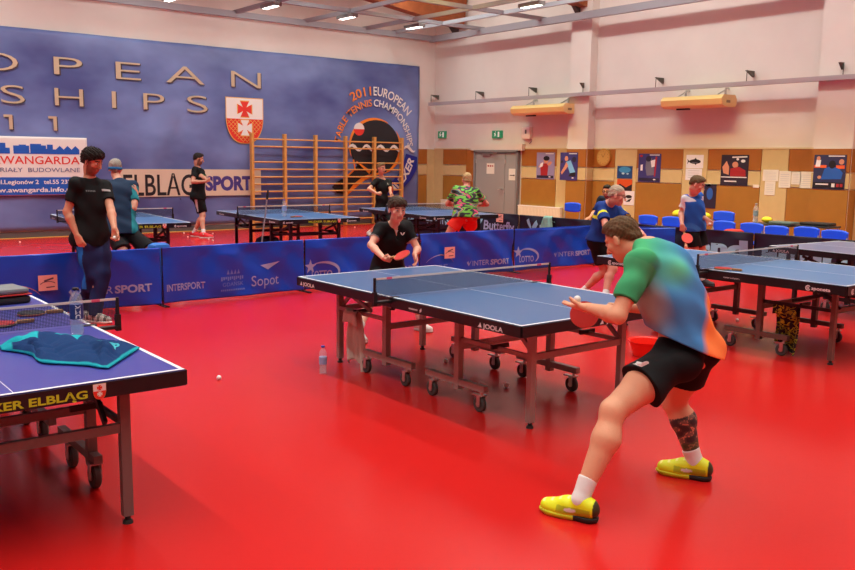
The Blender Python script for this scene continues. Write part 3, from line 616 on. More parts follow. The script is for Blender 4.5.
# ================================================================ barriers with printed skirts
cloth_blue = mat('barrier_blue_cloth', lin(14, 76, 208), .30, spec=.6); cloth_navy = mat('barrier_navy_cloth', lin(16, 21, 50), .6)
pwhite = mat('barrier_print_white', lin(158, 172, 220), .6); pcyan = mat('barrier_print_cyan', lin(136, 190, 224), .6)
psky = mat('barrier_print_faint', lin(110, 140, 220), .6)
def star(cx, cy, r): return [(cx+(r if k % 2 == 0 else r*.4)*math.cos(PI/2+k*PI/5), cy+(r if k % 2 == 0 else r*.4)*math.sin(PI/2+k*PI/5)) for k in range(10)]
def barrier(a, b, label, cm, prints, group, H=.70, sag=.0, z0=.03, seed=0, amp=.018):
    a, b = Vector((a[0], a[1], 0)), Vector((b[0], b[1], 0)); L = (b-a).length; x = (b-a).normalized()
    o = empty('court_barrier', a, math.atan2(x.y, x.x), label, 'barrier', group)
    fm = mat('barrier_frame', (.02, .02, .025), .4, .3)
    for s in (0, L):
        MB().cyl((s, 0, .0), (s, 0, H-.01), .009, n=8).build('frame_post', fm, o)
        MB().bar((s, -.16, .008), (s, .16, .008), .02, .014).build('frame_foot', fm, o)
    MB().tube([(L*k/12, 0, H-.012-sag*math.sin(PI*k/12)) for k in range(13)], .008).build('top_rail', fm, o)
    rs = random.Random(seed); ph = [rs.uniform(0, 6) for _ in range(6)]; dg = [rs.uniform(-1.5, 1.5) for _ in range(3)]
    def wv(u, z):
        k = min(1, max(0, (H-z)/.12))
        return k*(amp*math.sin(u*5.2+ph[0]+dg[0]*z*4)+amp*.7*math.sin(u*9.5+ph[1]+dg[1]*z*9)+amp*.40*math.sin((u*.75+z)*14+ph[2])*min(1, u/.8)+amp*.18*math.sin(u*21-z*7+ph[3]))
    def P(u, z, off): return Vector((u, -.012-abs(off)+wv(u, z), z-sag*math.sin(PI*u/L)*(z/H)))
    grid_mesh('skirt', lambda u, v: P(L*u, z0+(H-z0)*v, 0), 110, 36, cm, o, .003)
    MB().box((L/2, .012, H-.05), (L-.02, .003, .09)).build('skirt_hem', cm, o)
    for it in prints:
        if it[0] == 't':
            _, txt, u, z, h, w, m, bold = it
            me = text_mesh(txt, h, w, bold); nm = 'skirt_lettering'
        else:
            _, polys, u, z, m = it[:5]; me = poly_mesh(polys, .0005); nm = 'skirt_emblem'
        bm = bmesh.new(); bm.from_mesh(me); bmesh.ops.triangulate(bm, faces=bm.faces[:])
        for _ in range(2):
            es = [e for e in bm.edges if e.calc_length() > .07]
            if es: bmesh.ops.subdivide_edges(bm, edges=es, cuts=1); bmesh.ops.triangulate(bm, faces=bm.faces[:])
        bm.to_mesh(me); bm.free()
        put(me, nm, None, m, o, warp=lambda X, Z, off, u=u, z=z: P(u+X, z+Z, off), off=.006)
    return o
orgp = mat('barrier_print_orange', lin(190, 130, 110), .6)
chev = lambda s: [[(0, .6*s), (.3*s, .9*s), (.45*s, .35*s), (1.1*s, 1.05*s), (.45*s, .0)]]
def intersport(u, z=.16, w=.85, h=.085): return [('p', chev(h*1.1), u, z, pwhite), ('t', 'INTER', u+.12, z, h, (w-.12)*.47, pwhite, .0), ('t', 'SPORT', u+.14+(w-.12)*.47, z, h, (w-.12)*.53, pwhite, .035)]
def lotto(u, z=.15): return [('p', [star(.08, .18, .1)], u, z, pwhite), ('p', strip(arc(.27, .1, .25, .13, 120, -40, 20), [.01+.03*math.sin(PI*k/20) for k in range(21)]), u, z, pwhite), ('t', 'LOTTO', u+.1, z+.02, .1, .32, pwhite, .02)]
def pge(u, z=.13): return [('p', strip(arc(.27, .04, .3, .2, 150, 90, 16), [.004+.012*k/16 for k in range(17)]), u, z, pwhite), ('p', strip(arc(.27, .04, .3, .2, 90, 25, 16), [.016-.012*k/16 for k in range(17)]), u, z, orgp), ('t', 'PGE', u+.1, z, .1, .32, psky, .02)]
def gdansk(u, z=.12): return [('p', [[(.08+.05*k, .2), (.12+.05*k, .2), (.1+.05*k, .26)] for k in range(4)], u, z, psky), ('p', [[(.03*k, .12+.01*(k % 3)), (.03*k+.02, .12+.01*(k % 3)), (.03*k+.02, .17), (.03*k, .17)] for k in range(11)], u, z, psky), ('t', 'GDAŃSK', u+.02, z+.05, .05, .3, psky, .0), ('p', [[(.026*k, 0), (.026*k+.018, 0), (.026*k+.018, .022), (.026*k, .022)] for k in range(13)], u, z-.01, psky)]
def sopot(u, z=.14): return [('p', [[(.14, .26), (.42, .3), (.25, .2)], [(.14, .26), (.25, .2), (.2, .24)]], u, z, pwhite), ('t', 'Sopot', u, z, .14, .42, pwhite, -.0)]
def butterfly(u, z, w=.55, h=.16, m=None):
    m = m or pwhite
    wing = [[(0, h*1.0), (-.02, h*1.3), (.05, h*1.5), (.12, h*.7), (.13, h*.2)], [(.14, h*.2), (.15, h*.7), (.27, h*1.4), (.32, h*1.0), (.24, h*.4)], [(.13, h*.2), (.03, h*.0), (.01, h*.5)], [(.14, h*.2), (.24, .0), (.26, h*.35)]]
    return [('p', wing, u, z, pcyan), ('t', 'Butterfly', u+.36, z, h, w, m, .02)]
GB = 'blue sponsor barriers across the court'
YF = 10.0
barrier((1.9, YF), (3.9, YF), 'blue barrier behind the standing man in the black shirt', cloth_blue, pge(.1)+intersport(.94, .2, .93, .09), GB, seed=1)
barrier((3.93, YF), (5.88, YF+.05), 'blue barrier printed with a sail logo, left of the middle table', cloth_blue, [('t', 'INTERSPORT', -.02+.06, .17, .085, .5, pwhite, .02)]+gdansk(.74)+sopot(1.17), GB, seed=2)
barrier((5.91, YF+.05), (7.78, YF), 'blue barrier with a star logo behind the boy in black', cloth_blue, lotto(-.0)+intersport(.98), GB, seed=3)
barrier((7.81, YF), (9.7, YF), 'blue barrier with an arc logo and a pink sticker below the man in red shorts', cloth_blue, pge(.1)+intersport(.92), GB, seed=4)
barrier((9.73, YF), (11.62, YF-.05), 'blue barrier with a star logo just left of the man with the yellow chest band', cloth_blue, lotto(.0, .14)+intersport(.9, .2), GB, seed=5, sag=.025)
barrier((11.66, YF-.05), (12.36, 8.84), 'blue barrier set at an angle behind the man with the yellow chest band', cloth_blue, [('p', [arc(0, 0, .06, .06, 0, 360, 10)[:-1]], 1.2, .2, pwhite)], GB, seed=6, sag=.03)
barrier((-.1, YF), (1.87, YF), 'blue barrier at the left picture edge', cloth_blue, [], GB, seed=8)
GN = 'dark navy sponsor barriers'
XB = 12.5
def ando(u): return [('t', 'andro', u, .17, .27, 1.05, pcyan, .05)]
barrier((12.55, 8.62), (12.6, 7.55), 'navy barrier with large pale letters beside the boy in blue and white', cloth_navy, [('t', 'andro', .02, .2, .27, 1.6, pcyan, .05)][:0]+[('t', 'and', .04, .30, .26, .96, pcyan, .06)], GN, seed=11)
barrier((12.6, 7.52), (12.7, 5.6), 'navy barrier with large pale letters behind the far right table', cloth_navy, [('t', 'andro', .12, .30, .27, 1.6, pcyan, .05)], GN, seed=12)
barrier((12.7, 5.57), (12.8, 3.6), 'navy barrier continuing past the right picture edge', cloth_navy, [], GN, seed=13)
barrier((12.42, 12.62), (12.5, 10.75), 'navy barrier with butterfly logo and a pale green cloth on it', cloth_navy, butterfly(.22, .34, .95, .2), GN, seed=14)
barrier((12.36, 14.55), (12.42, 12.65), 'navy barrier with butterfly logo and pink sticker behind the man in red shorts', cloth_navy, butterfly(.56, .34, .9, .2), GN, seed=15)
barrier((12.32, 16.3), (12.36, 14.58), 'navy barrier printed with part of a word, behind the far right back table', cloth_navy, [('t', 'DAD', .1, .36, .2, .4, pcyan, .03), ('t', 'wen', .75, .36, .2, .6, pcyan, .03)]+butterfly(1.4, .34, .1, .2)[:1], GN, seed=16)
barrier((12.5, 10.72), (12.54, 8.78), 'plain navy barrier behind the man with the yellow chest band', cloth_navy, [], GN, seed=17)
# pink stickers
def sticker(px, M, label, w=.2, h=.17):
    s = empty('sticker', (0, 0, 0), 0, label, 'sticker', 'pink stickers on the barriers'); s.matrix_world = M
    MB().box((0, 0, .002), (w, h, .002)).build('sheet', mat('sticker_pink', lin(240, 184, 172), .5), s)
    put(poly_mesh(strip(arc(0, -.02, w*.4, h*.2, 170, 20, 10), .008)+strip([(-w*.2, .02), (w*.3, .05)], .018)+strip([(-w*.1, -.05), (w*.35, -.045)], .012), .0004), 'print', Matrix.Identity(4), mat('sticker_print', lin(90, 70, 90), .5), s, off=.0035)
sticker(0, frame((2.62, YF-.055, .385), (1, 0, 0), (0, 0, 1)), 'pink sticker on the blue barrier left of the man in the black shirt')
sticker(0, frame((8.34, YF-.06, .40), (1, .0, 0), (0, 0, 1)), 'pink sticker on the blue barrier below the man in red shorts')
sticker(0, frame((12.41-.045, 13.15, .6), (.03, -1, 0), (0, 0, 1)), 'pink sticker on the navy butterfly barrier')
# ================================================================ small things
def bottle(loc, label, h, r, capm, labelm, water=.4, labz=(.35, .62), txt=None, face=None, tint=(.86, .93, 1.0), lcol2=None):
    b = empty('water_bottle', loc, 0, label, 'bottle', 'plastic drink bottles')
    pet = mat('clear_plastic_%d' % int(tint[0]*100), tint, .06, alpha=.2, spec=.6)
    p = [(r*.82, 0), (r*.98, .02*h), (r, .06*h), (r*.93, .2*h), (r, .3*h), (r, .62*h), (r*.92, .66*h), (r, .7*h), (r*.85, .8*h), (r*.42, .92*h), (r*.40, .95*h)]
    MB().lathe(p, n=24).build('bottle_body', pet, b, True)
    MB().lathe([(r*.48, .945*h), (r*.5, .95*h), (r*.5, .99*h), (r*.42, h)], n=20).build('cap', capm, b, True)
    MB().lathe([(r*.93, labz[0]*h), (r*1.02, labz[0]*h+.002), (r*1.02, labz[1]*h-.002), (r*.93, labz[1]*h)], n=24).build('label', labelm, b, True)
    if water: MB().lathe([(r*.8, .012), (r*.9, .03), (r*.9, water*h)], n=20).build('drink', mat('drink_%s' % capm.name, lcol2 or (.75, .88, .97), .05, alpha=.3), b, True)
    if txt:
        me = text_mesh(txt, r*.75, (labz[1]-labz[0])*h*.9, .03); n = len(me.vertices)
        co = np.zeros(n*3); me.vertices.foreach_get('co', co); co = co.reshape(-1, 3)
        a = face+ (co[:, 1]-r*.37)/r; R = r*1.04
        me.vertices.foreach_set('co', np.stack([R*np.cos(a), R*np.sin(a), labz[0]*h+.005+co[:, 0]], 1).ravel()); me.update(); link('label_lettering', me, white, b)
    return b
bcap = mat('blue_cap', lin(40, 90, 200), .4); kcap = mat('black_cap', (.015, .015, .018), .4)
bottle((3.723, 6.047, 0), 'clear water bottle with blue cap standing on the red floor', .24, .032, bcap, mat('bottle_label_pale', lin(150, 176, 220), .4), .35)
pB = at(74.5, 327, 5.65)
bottle((1.475, 5.045, TH+.002), 'clear bottle with black cap and blue label standing on the left table', .27, .037, kcap, mat('bottle_label_navy', lin(40, 60, 120), .4), .2, (.34, .66), 'DZIK', math.atan2(-5.0, -1.47)+.25, lcol2=(.2, .62, .8))
bottle((7.45, 13.35, TH+.002), 'tall clear bottle with pale blue cap on the back table by the wall bars', .3, .042, bcap, mat('bottle_label_pale', lin(150, 176, 220), .4), .5)
# balls
ballm = mat('celluloid_white', (.86, .85, .82), .35)
def ball(p, label, r=.02, group='white table tennis balls on the floor'):
    o = MB().sphere((0, 0, 0), r, 16).build('table_tennis_ball', ballm, None, True); o.location = p
    return tag(o, label, 'ball', group)
for p, lb in (((2.941, 6.359), 'white ball alone on the open red floor beside the left table'), ((4.48, 4.96), 'white ball under the middle table between the wheels'), ((4.66, 4.83), 'white ball under the middle table right of the other one'), ((4.81, 5.76), 'white ball under the far half of the middle table'), ((4.45, 18.77), 'white ball at the far left near the backdrop'), ((8.07, 19.16), 'white ball left of the bearded man, nearest the backdrop'), ((7.74, 18.17), 'white ball left of the bearded man in front'), ((7.93, 17.51), 'white ball in front of the red shoes, upper of two'), ((7.86, 17.16), 'white ball in front of the red shoes, nearest'), ((8.58, 18.72), 'white ball just right of the red shoes'), ((12.51, 18.74), 'white ball below the wall bars near the boy in black'), ((8.8, 5.4), 'white ball under the light blue table at the right'), ((9.75, 3.6), 'white ball on the floor at the right edge')):
    ball((p[0], p[1], .0201), lb)
# rackets
def racket(M, label, face_m, back_m=None, name='table_tennis_racket'):
    r = empty(name, (0, 0, 0), 0, label, 'racket', 'table tennis rackets'); r.matrix_world = M
    bl_ = [(.078*math.cos(t), .095+.082*math.sin(t)) for t in [(-60+ k*300/28)*PI/180 for k in range(29)]]
    bl_ = [( .078*math.sin(t), .10+.083*-math.cos(t)) for t in [(28+k*304/30)*PI/180 for k in range(31)]]
    blade = bl_+[(-.014, .012), (.014, .012)]
    MB().prism(blade, .006, Matrix.Translation((0, 0, -.003))).build('blade', mat('plywood', lin(206, 164, 110), .5), r)
    MB().prism(bl_, .004, Matrix.Translation((0, 0, .003))).build('rubber', face_m, r)
    MB().prism(bl_, .004, Matrix.Translation((0, 0, -.007))).build('rubber', back_m or mat('rubber_black', (.02, .02, .02), .5), r)
    MB().box((0, -.04, 0), (.028, .1, .022), bev=.005).build('handle', mat('handle_wood', lin(170, 120, 70), .5), r)
    return r
rr = mat('rubber_red', lin(196, 40, 34), .4); rk = mat('rubber_black', (.02, .02, .02), .5)
flat = lambda x, y, z, a: Matrix.Translation((x, y, z)) @ Matrix.Rotation(a, 4, 'Z')
racket(flat(1.29, 5.57, TH+.0125, PI/2+.1), 'red racket with pale handle lying left of the bottle on the left table', rr)
racket(flat(1.53, 5.83, TH+.0125, PI/2-.12), 'black racket lying behind the net on the left table', rk, rr)
racket(flat(7.46, 4.66, TH+.0125, .15), 'red racket lying beside the net on the light blue table', rr)
racket(flat(7.53, 13.15, TH+.0125, -1.2), 'red racket lying beside the bottle on the back table', rr)
# racket case and folded racket bag at the left edge
def soft(name, loc, size, m, label, cat, group=None, rz=0):
    o = MB().box((0, 0, size[2]/2), size, bev=min(size)*.32).build(name, m, None, True); o.location = loc; o.rotation_euler = (0, 0, rz); return tag(o, label, cat, group)
cs = empty('racket_case', (1.37, 6.46, TH+.001), .12, 'grey and black racket case with red edge at the far left on the left table', 'case')
MB().box((0, 0, .025), (.34, .3, .05), bev=.018).build('case_base', rubber, cs, True); MB().box((0, 0, .0615), (.35, .31, .008), bev=.003).build('zip_band', rr, cs); MB().box((0, 0, .085), (.33, .28, .04), bev=.018).build('case_lid', mat('case_grey', lin(120, 126, 128), .6), cs, True)
# towel on the left table
def towel():
    n, m = 90, 56
    U, V = np.meshgrid(np.linspace(0, 1, n+1), np.linspace(0, 1, m+1))
    K = [0, .2, .42, .7, 1]                      # far edge and near edge of the heap on the table, left to right
    fx = np.interp(U, K, [1.04, 1.22, 1.42, 1.53, 1.62]); fy = np.interp(U, K, [4.92, 4.99, 4.95, 4.78, 4.47])
    gx = np.interp(U, K, [1.03, 1.10, 1.15, 1.22, 1.37]); gy = np.interp(U, K, [4.83, 4.60, 4.42, 4.26, 4.12])
    gx = gx+.03*np.sin(U*11); w_ = V+.05*np.sin(U*9+V*5)*np.sin(PI*V)
    x = gx+(fx-gx)*w_; y = gy+(fy-gy)*w_
    edge = np.minimum(np.minimum(U, 1-U)*9, np.minimum(V, 1-V)*7).clip(0, 1)**.7
    z = .012+.034*np.exp(-((V-.62-.1*np.sin(U*6))/.16)**2)*(1.1-U*.75)+.026*np.exp(-((V-.25-.25*U)/.10)**2)+.026*np.abs(np.sin(U*10+V*6))+.012*np.abs(np.sin(U*23-V*13+2*np.sin(V*9)))+.03*np.exp(-((U-.86)/.05)**2-((V-.30)/.22)**2)+.02*np.exp(-((U-.22)/.07)**2)
    z = z*edge*.72+.004
    pts = np.stack([x, y, z], -1).reshape(-1, 3)
    fs = [(j*(n+1)+i, j*(n+1)+i+1, (j+1)*(n+1)+i+1, (j+1)*(n+1)+i) for j in range(m) for i in range(n)]
    org = np.array([1.3, 4.6, 0])
    me = bpy.data.meshes.new('towel'); me.from_pydata((pts-org).tolist(), [], fs); me.shade_smooth()
    navy = np.array(lin(34, 64, 112)+(1,)); teal = np.array(lin(40, 178, 190)+(1,))
    c = np.tile(navy, (len(pts), 1)); u, v = U.ravel(), V.ravel()
    ed = (v < .035) | ((v > .965) & (u > .5)) | (u > .982) | ((u < .24) & (v > .35+u)) | ((np.abs(u-.45) < .09) & (np.abs(v-.80) < .12)) | (u < .06)
    c[ed] = teal
    a = me.color_attributes.new('Col', 'FLOAT_COLOR', 'POINT'); a.data.foreach_set('color', c.ravel())
    o = link('towel', me, vcol_mat('towelling', .95, .1, .6, 220)); md = o.modifiers.new('thick', 'SOLIDIFY'); md.thickness = .006; md.offset = 1
    o.location = (org[0], org[1], TH+.002); tag(o, 'navy and turquoise towel crumpled on the left table', 'towel')
    me2 = text_mesh('XER', .085, .20, .03)
    def f(X, Y, off):
        uu = .74+X*.95; vv = .50+Y*2.6+X*.2
        a_ = min(n-1.001, max(0, uu*n)); b_ = min(m-1.001, max(0, vv*m)); i, j = int(a_), int(b_); p_, r_ = a_-i, b_-j; k_ = j*(n+1)+i
        q = (pts[k_]*(1-p_)*(1-r_)+pts[k_+1]*p_*(1-r_)+pts[k_+n+1]*(1-p_)*r_+pts[k_+n+2]*p_*r_)-org
        return Vector((q[0], q[1], q[2]+.010))
    put(me2, 'towel_lettering', None, mat('towel_teal', lin(60, 180, 196), .9), o, warp=f)
towel()
# cloths hung under and over things
def hung(name, p, w, l, m, label, yaw, seed=0, over=.12, wav=.02, taper=.0, cat='towel'):
    rs = random.Random(seed); ph = [rs.uniform(0, 6) for _ in range(4)]
    def f(u, v):
        s = v*(l+over)-over                       # arc length from the bar, negative behind
        k = abs(s)/l; x = (u-.5)*w*(1-taper*max(0, 1-k*2))
        y = (.025 if s < 0 else -.025)*min(1, abs(s)/.03)+wav*math.sin(u*9+ph[0])*k+wav*.6*math.sin(u*19+ph[1])*min(1, k*1.5)+(-.01*k if s > 0 else .01)
        return (x+.015*math.sin(s*12+ph[2])*k, y, -abs(s)+.03*math.exp(-(s/.02)**2)*.0-(.05*k*math.sin(u*5+ph[3])))
    o = grid_mesh(name, f, 36, 40, m, None, .006); o.location = p; o.rotation_euler = (0, 0, yaw)
    return tag(o, label, cat)
hung('towel', (4.02, 6.05, .515), .30, .49, mat('white_towel', lin(206, 196, 182), .95, bump=.5, bscale=200), 'white towel hanging from the side bar of the middle table', PI/2, 1, taper=.45)
def camo_mat(name, cols, scale, rough=.8):
    m = bpy.data.materials.new(name); m.use_nodes = True; nt = m.node_tree; b = nt.nodes['Principled BSDF']; b.inputs['Roughness'].default_value = rough
    tc = nt.nodes.new('ShaderNodeTexCoord'); mp = nt.nodes.new('ShaderNodeMapping'); mp.inputs['Scale'].default_value = scale
    n = nt.nodes.new('ShaderNodeTexNoise'); n.inputs['Scale'].default_value = 1; n.inputs['Detail'].default_value = 1.5; n.inputs['Distortion'].default_value = .6
    r = nt.nodes.new('ShaderNodeValToRGB'); r.color_ramp.interpolation = 'CONSTANT'
    while len(r.color_ramp.elements) < len(cols): r.color_ramp.elements.new(.5)
    for i, (p, c) in enumerate(cols): r.color_ramp.elements[i].position = p; r.color_ramp.elements[i].color = c+(1,)
    nt.links.new(tc.outputs['Object'], mp.inputs['Vector']); nt.links.new(mp.outputs['Vector'], n.inputs['Vector']); nt.links.new(n.outputs['Fac'], r.inputs['Fac']); nt.links.new(r.outputs['Color'], b.inputs['Base Color'])
    return m
hung('patterned_cloth', (7.615, 4.17, .50), .24, .44, camo_mat('yellow_black_cloth', [(0, lin(24, 24, 18)), (.5, lin(196, 190, 30)), (.56, lin(40, 42, 20)), (.66, lin(150, 140, 24))], (14, 14, 22)), 'yellow and black patterned cloth hung from the frame of the light blue table', PI/2, 4, wav=.03, cat='cloth')
hung('towel', (12.425, 11.83, .715), .30, .36, mat('mint_towel', lin(130, 186, 186), .95, bump=.5, bscale=200), 'pale green towel hanging over the navy butterfly barrier', -PI/2, 6, wav=.03, taper=.3)
# red washing bowl on the floor
bw = empty('plastic_bowl', (6.53, 4.92, 0), 0, 'bright red plastic bowl on the floor behind the crouching player', 'bowl')
MB().lathe([(.11, 0), (.12, .005), (.155, .13), (.175, .14), (.175, .146), (.15, .14), (.115, .012), (.0, .012)], n=32).build('bowl_body', mat('red_plastic', lin(240, 44, 30), .25), bw, True)
# ball collecting stick and bags at the back
mp_ = empty('ball_collector', (6.36, 12.25, 0), 0, 'grey ball-collecting pole leaning beside the back table', 'pole')
MB().cyl((.02, 0, .1), (.24, .1, 1.22), .012, n=10).build('pole', mat('pole_grey', lin(150, 150, 156), .4, .5), mp_); MB().cyl((.222, .09, 1.12), (.246, .103, 1.26), .018, n=10).build('grip', black, mp_)
b = MB()
for k in range(5): b.cyl((.03, .0, .25), (.03+.1*math.cos(k*1.256), .1*math.sin(k*1.256), .0), .008, n=6)
b.build('feet', black, mp_)
soft('sports_bag', (7.65, 14.35, 0), (.42, .32, .34), mat('bag_navy', lin(22, 28, 66), .7), 'dark navy bag on the floor under the back table by the wall bars', 'bag', None, .3)
soft('sports_bag', (4.06, 10.42, 0), (.26, .2, .715), mat('bag_blue', lin(30, 104, 190), .6), 'bright blue bag behind the barrier beside the man in the headband', 'bag', None, .2)
soft('shoe_bag', (7.25, 12.3, 0), (.5, .25, .12), mat('bag_brown', lin(70, 40, 40), .7), 'low dark bag on the floor by the ball-collecting pole', 'bag')
# folding chairs behind the navy barriers
chb = mat('chair_blue_upholstery', lin(32, 84, 240), .5); chf = mat('chair_frame_grey', lin(168, 164, 160), .35, .6)
def chair(x, y, yaw, label, h=.80):
    c = empty('folding_chair', (x, y, 0), yaw, label, 'chair', 'blue folding chairs along the right wall')
    # local: seat faces +y, backrest at -y
    k = h/.8
    def back(u, v):
        a = (u-.5)*2; e = (abs(a)**3)*.03
        return (a*.215, -.235-.03*(1-a*a), (h-.22)+e+(.2-2*e)*v+0)
    ob = grid_mesh('backrest', back, 20, 6, chb, c, .03)
    MB().box((0, -.02, .44), (.42, .40, .04), bev=.015).build('seat', chb, c, True)
    for s in (-1, 1):
        MB().tube([(s*.2, -.25, h-.04), (s*.205, -.23, .62), (s*.215, -.13, .42), (s*.22, .2, .0)], .011).build('front_leg', chf, c, True)
        MB().tube([(s*.2, .12, .43), (s*.205, -.22, .0)], .011).build('rear_leg', chf, c, True)
    MB().bar((-.21, .12, .1), (.21, .12, .1), .014).bar((-.2, -.18, .06), (.2, -.18, .06), .014).build('stretcher', chf, c)
    return c
XC = 13.55
for x, y, yaw, lb, h in ((13.5, 12.4, PI/2, 'blue folded-back chair beside the cream radiator', .95), (13.78, 11.36, PI/2, 'blue chair of the seated man behind the yellow-banded shirt', .80), (XC, 10.5, PI/2, 'blue chair just right of the man with glasses', .80), (XC, 9.95, PI/2, 'blue chair left of the yellow bags', .80), (14.05, 9.18, PI/2, 'tall-backed blue chair standing behind the row', .93), (XC, 8.84, PI/2, 'blue chair beside the boy in blue and white, in front of the tall-backed one', .79), (XC, 8.3, PI/2, 'blue chair with a red thing on it left of the bottle', .79), (XC, 7.84, PI/2, 'blue chair right of the bottle, left one of a close pair', .77), (XC, 7.31, PI/2, 'blue chair right one of a close pair, before the black tray', .79), (XC, 6.84, PI/2, 'blue chair standing alone at the right end of the row', .77)):
    chair(x, y, yaw, lb, h)
# side tables and things behind the chairs
def side_table(x, y, label, w=.5, h=.74):
    t = empty('side_table', (x, y, 0), 0, label, 'table', 'low black tables behind the chairs')
    MB().box((0, 0, h-.015), (.4, w, .03), bev=.005).build('table_top', mat('black_laminate', (.03, .03, .035), .4), t)
    for sx in (-1, 1):
        for sy in (-1, 1): MB().box((sx*.17, sy*(w/2-.04), (h-.03)/2), (.03, .03, h-.03)).build('leg', mat('leg_beige', lin(190, 176, 150), .5), t)
side_table(14.35, 9.9, 'small black table carrying the yellow bags', .9, .72)
side_table(14.3, 8.2, 'small black table carrying the clear bottle', .8, .74)
side_table(14.35, 7.42, 'small black table behind the last chairs', .6, .76)
bottle((14.3, 8.55, .74), 'grey bottle on the black table behind the chairs', .34, .045, mat('grey_cap', lin(150, 160, 170), .4), mat('bottle_label_grey', lin(130, 150, 160), .4), .5)
ylm = mat('yellow_bag', lin(226, 208, 40), .6)
def bag(x, y, z, label, s=1.):
    o = MB().sphere((0, 0, .08*s), .13*s, 16, (.8, 1.1, .62)).build('yellow_bag', ylm, None, True); o.location = (x, y, z); return tag(o, label, 'bag', 'yellow bags on the tables')
bag(14.32, 10.18, .72, 'yellow bag on the black table left of the boy in blue and white'); bag(14.3, 9.6, .72, 'yellow bag on the black table right of the boy in blue and white', .9); bag(14.36, 8.36, .742, 'small yellow bag beside the grey bottle', .7)
soft('tray', (14.3, 8.0, .742), (.3, .42, .05), mat('tray_teal', lin(90, 110, 110), .5), 'grey-green tray on the black table right of the bottle', 'tray')
soft('tray', (14.35, 7.42, .762), (.3, .5, .05), mat('tray_black', (.02, .02, .025), .5), 'black tray on the table behind the last chairs', 'tray')
soft('red_bag', (13.43, 8.42, .462), (.28, .3, .2), mat('red_cloth', lin(190, 40, 36), .7), 'red bag lying on a blue chair beside the boy', 'bag')
# ================================================================ people: bodies grown as one blended surface each
V3 = lambda *a: np.array(a if len(a) == 3 else a[0], float)
nrm = lambda v: np.asarray(v, float)/max(1e-9, np.linalg.norm(v))
class Field:
    def __init__(s): s.p = []; s.cuts = []
    def cone(s, a, b, ra, rb, k=.03, f0=None, f1=None, neg=False):      # f0/f1: flat cut ends
        s.p.append(('c', V3(a), V3(b), ra, rb, k, f0, f1, neg)); return s
    def ell(s, c, R, rad, k=.03, neg=False):
        s.p.append(('e', V3(c), np.array(R, float), V3(rad), k, neg)); return s
    def ball(s, c, r, k=.03, neg=False): return s.ell(c, np.eye(3), (r, r, r), k, neg)
    def cut(s, c, n): s.cuts.append((V3(c), nrm(n))); return s            # keeps the side n points to
    def mesh(s, h, noise=None):
        lo, hi = [], []
        for q in s.p:
            if q[0] == 'c' and not q[8]: r = max(q[3], q[4]); lo.append(np.minimum(q[1], q[2])-r); hi.append(np.maximum(q[1], q[2])+r)
            elif q[0] == 'e' and not q[5]: r = q[3].max(); lo.append(q[1]-r); hi.append(q[1]+r)
        lo = np.min(lo, 0)-3*h-.02; hi = np.max(hi, 0)+3*h+.02
        n = np.ceil((hi-lo)/h).astype(int)+1
        D = np.full(n, .25, np.float32)
        ax = [lo[i]+h*np.arange(n[i]) for i in range(3)]
        for q in s.p:
            if q[0] == 'c': r = max(q[3], q[4])+q[5]+2*h; a0 = np.minimum(q[1], q[2])-r; a1 = np.maximum(q[1], q[2])+r
            else: r = q[3].max()+q[4]+2*h; a0 = q[1]-r; a1 = q[1]+r
            i0 = np.clip(np.floor((a0-lo)/h).astype(int), 0, n-1); i1 = np.clip(np.ceil((a1-lo)/h).astype(int)+1, 1, n)
            X = ax[0][i0[0]:i1[0]][:, None, None]; Y = ax[1][i0[1]:i1[1]][None, :, None]; Z = ax[2][i0[2]:i1[2]][None, None, :]
            if q[0] == 'c':
                _, a, b, ra, rb, k, f0, f1, neg = q
                ab = b-a; L = np.linalg.norm(ab); u = ab/max(L, 1e-9)
                px, py, pz = X-a[0], Y-a[1], Z-a[2]
                t = px*u[0]+py*u[1]+pz*u[2]; tc = np.clip(t, 0, L)
                d = np.sqrt((px-u[0]*tc)**2+(py-u[1]*tc)**2+(pz-u[2]*tc)**2)-(ra+(rb-ra)*tc/max(L, 1e-9))
                if f0: d = np.maximum(d, -t)
                if f1: d = np.maximum(d, t-L)
            else:
                _, c, R, rad, k, neg = q
                px, py, pz = X-c[0], Y-c[1], Z-c[2]
                l = [(px*R[i][0]+py*R[i][1]+pz*R[i][2])/rad[i] for i in range(3)]
                k0 = np.sqrt(l[0]**2+l[1]**2+l[2]**2); k1 = np.sqrt((l[0]/rad[0])**2+(l[1]/rad[1])**2+(l[2]/rad[2])**2)
                d = k0*(k0-1)/np.maximum(k1, 1e-6)
            sl = (slice(i0[0], i1[0]), slice(i0[1], i1[1]), slice(i0[2], i1[2]))
            A = D[sl]
            if neg:
                hh = np.maximum(k-np.abs(A+d), 0)/k; D[sl] = np.maximum(A, -d)+hh*hh*k*.25
            else:
                hh = np.maximum(k-np.abs(A-d), 0)/k; D[sl] = np.minimum(A, d)-hh*hh*k*.25
        G = None
        if noise or s.cuts: G = (ax[0][:, None, None], ax[1][None, :, None], ax[2][None, None, :])
        if noise: D = D+noise(*G)
        for c, nn in s.cuts: D = np.maximum(D, -((G[0]-c[0])*nn[0]+(G[1]-c[1])*nn[1]+(G[2]-c[2])*nn[2]))
        return surface_nets(D.astype(np.float32), lo, h)
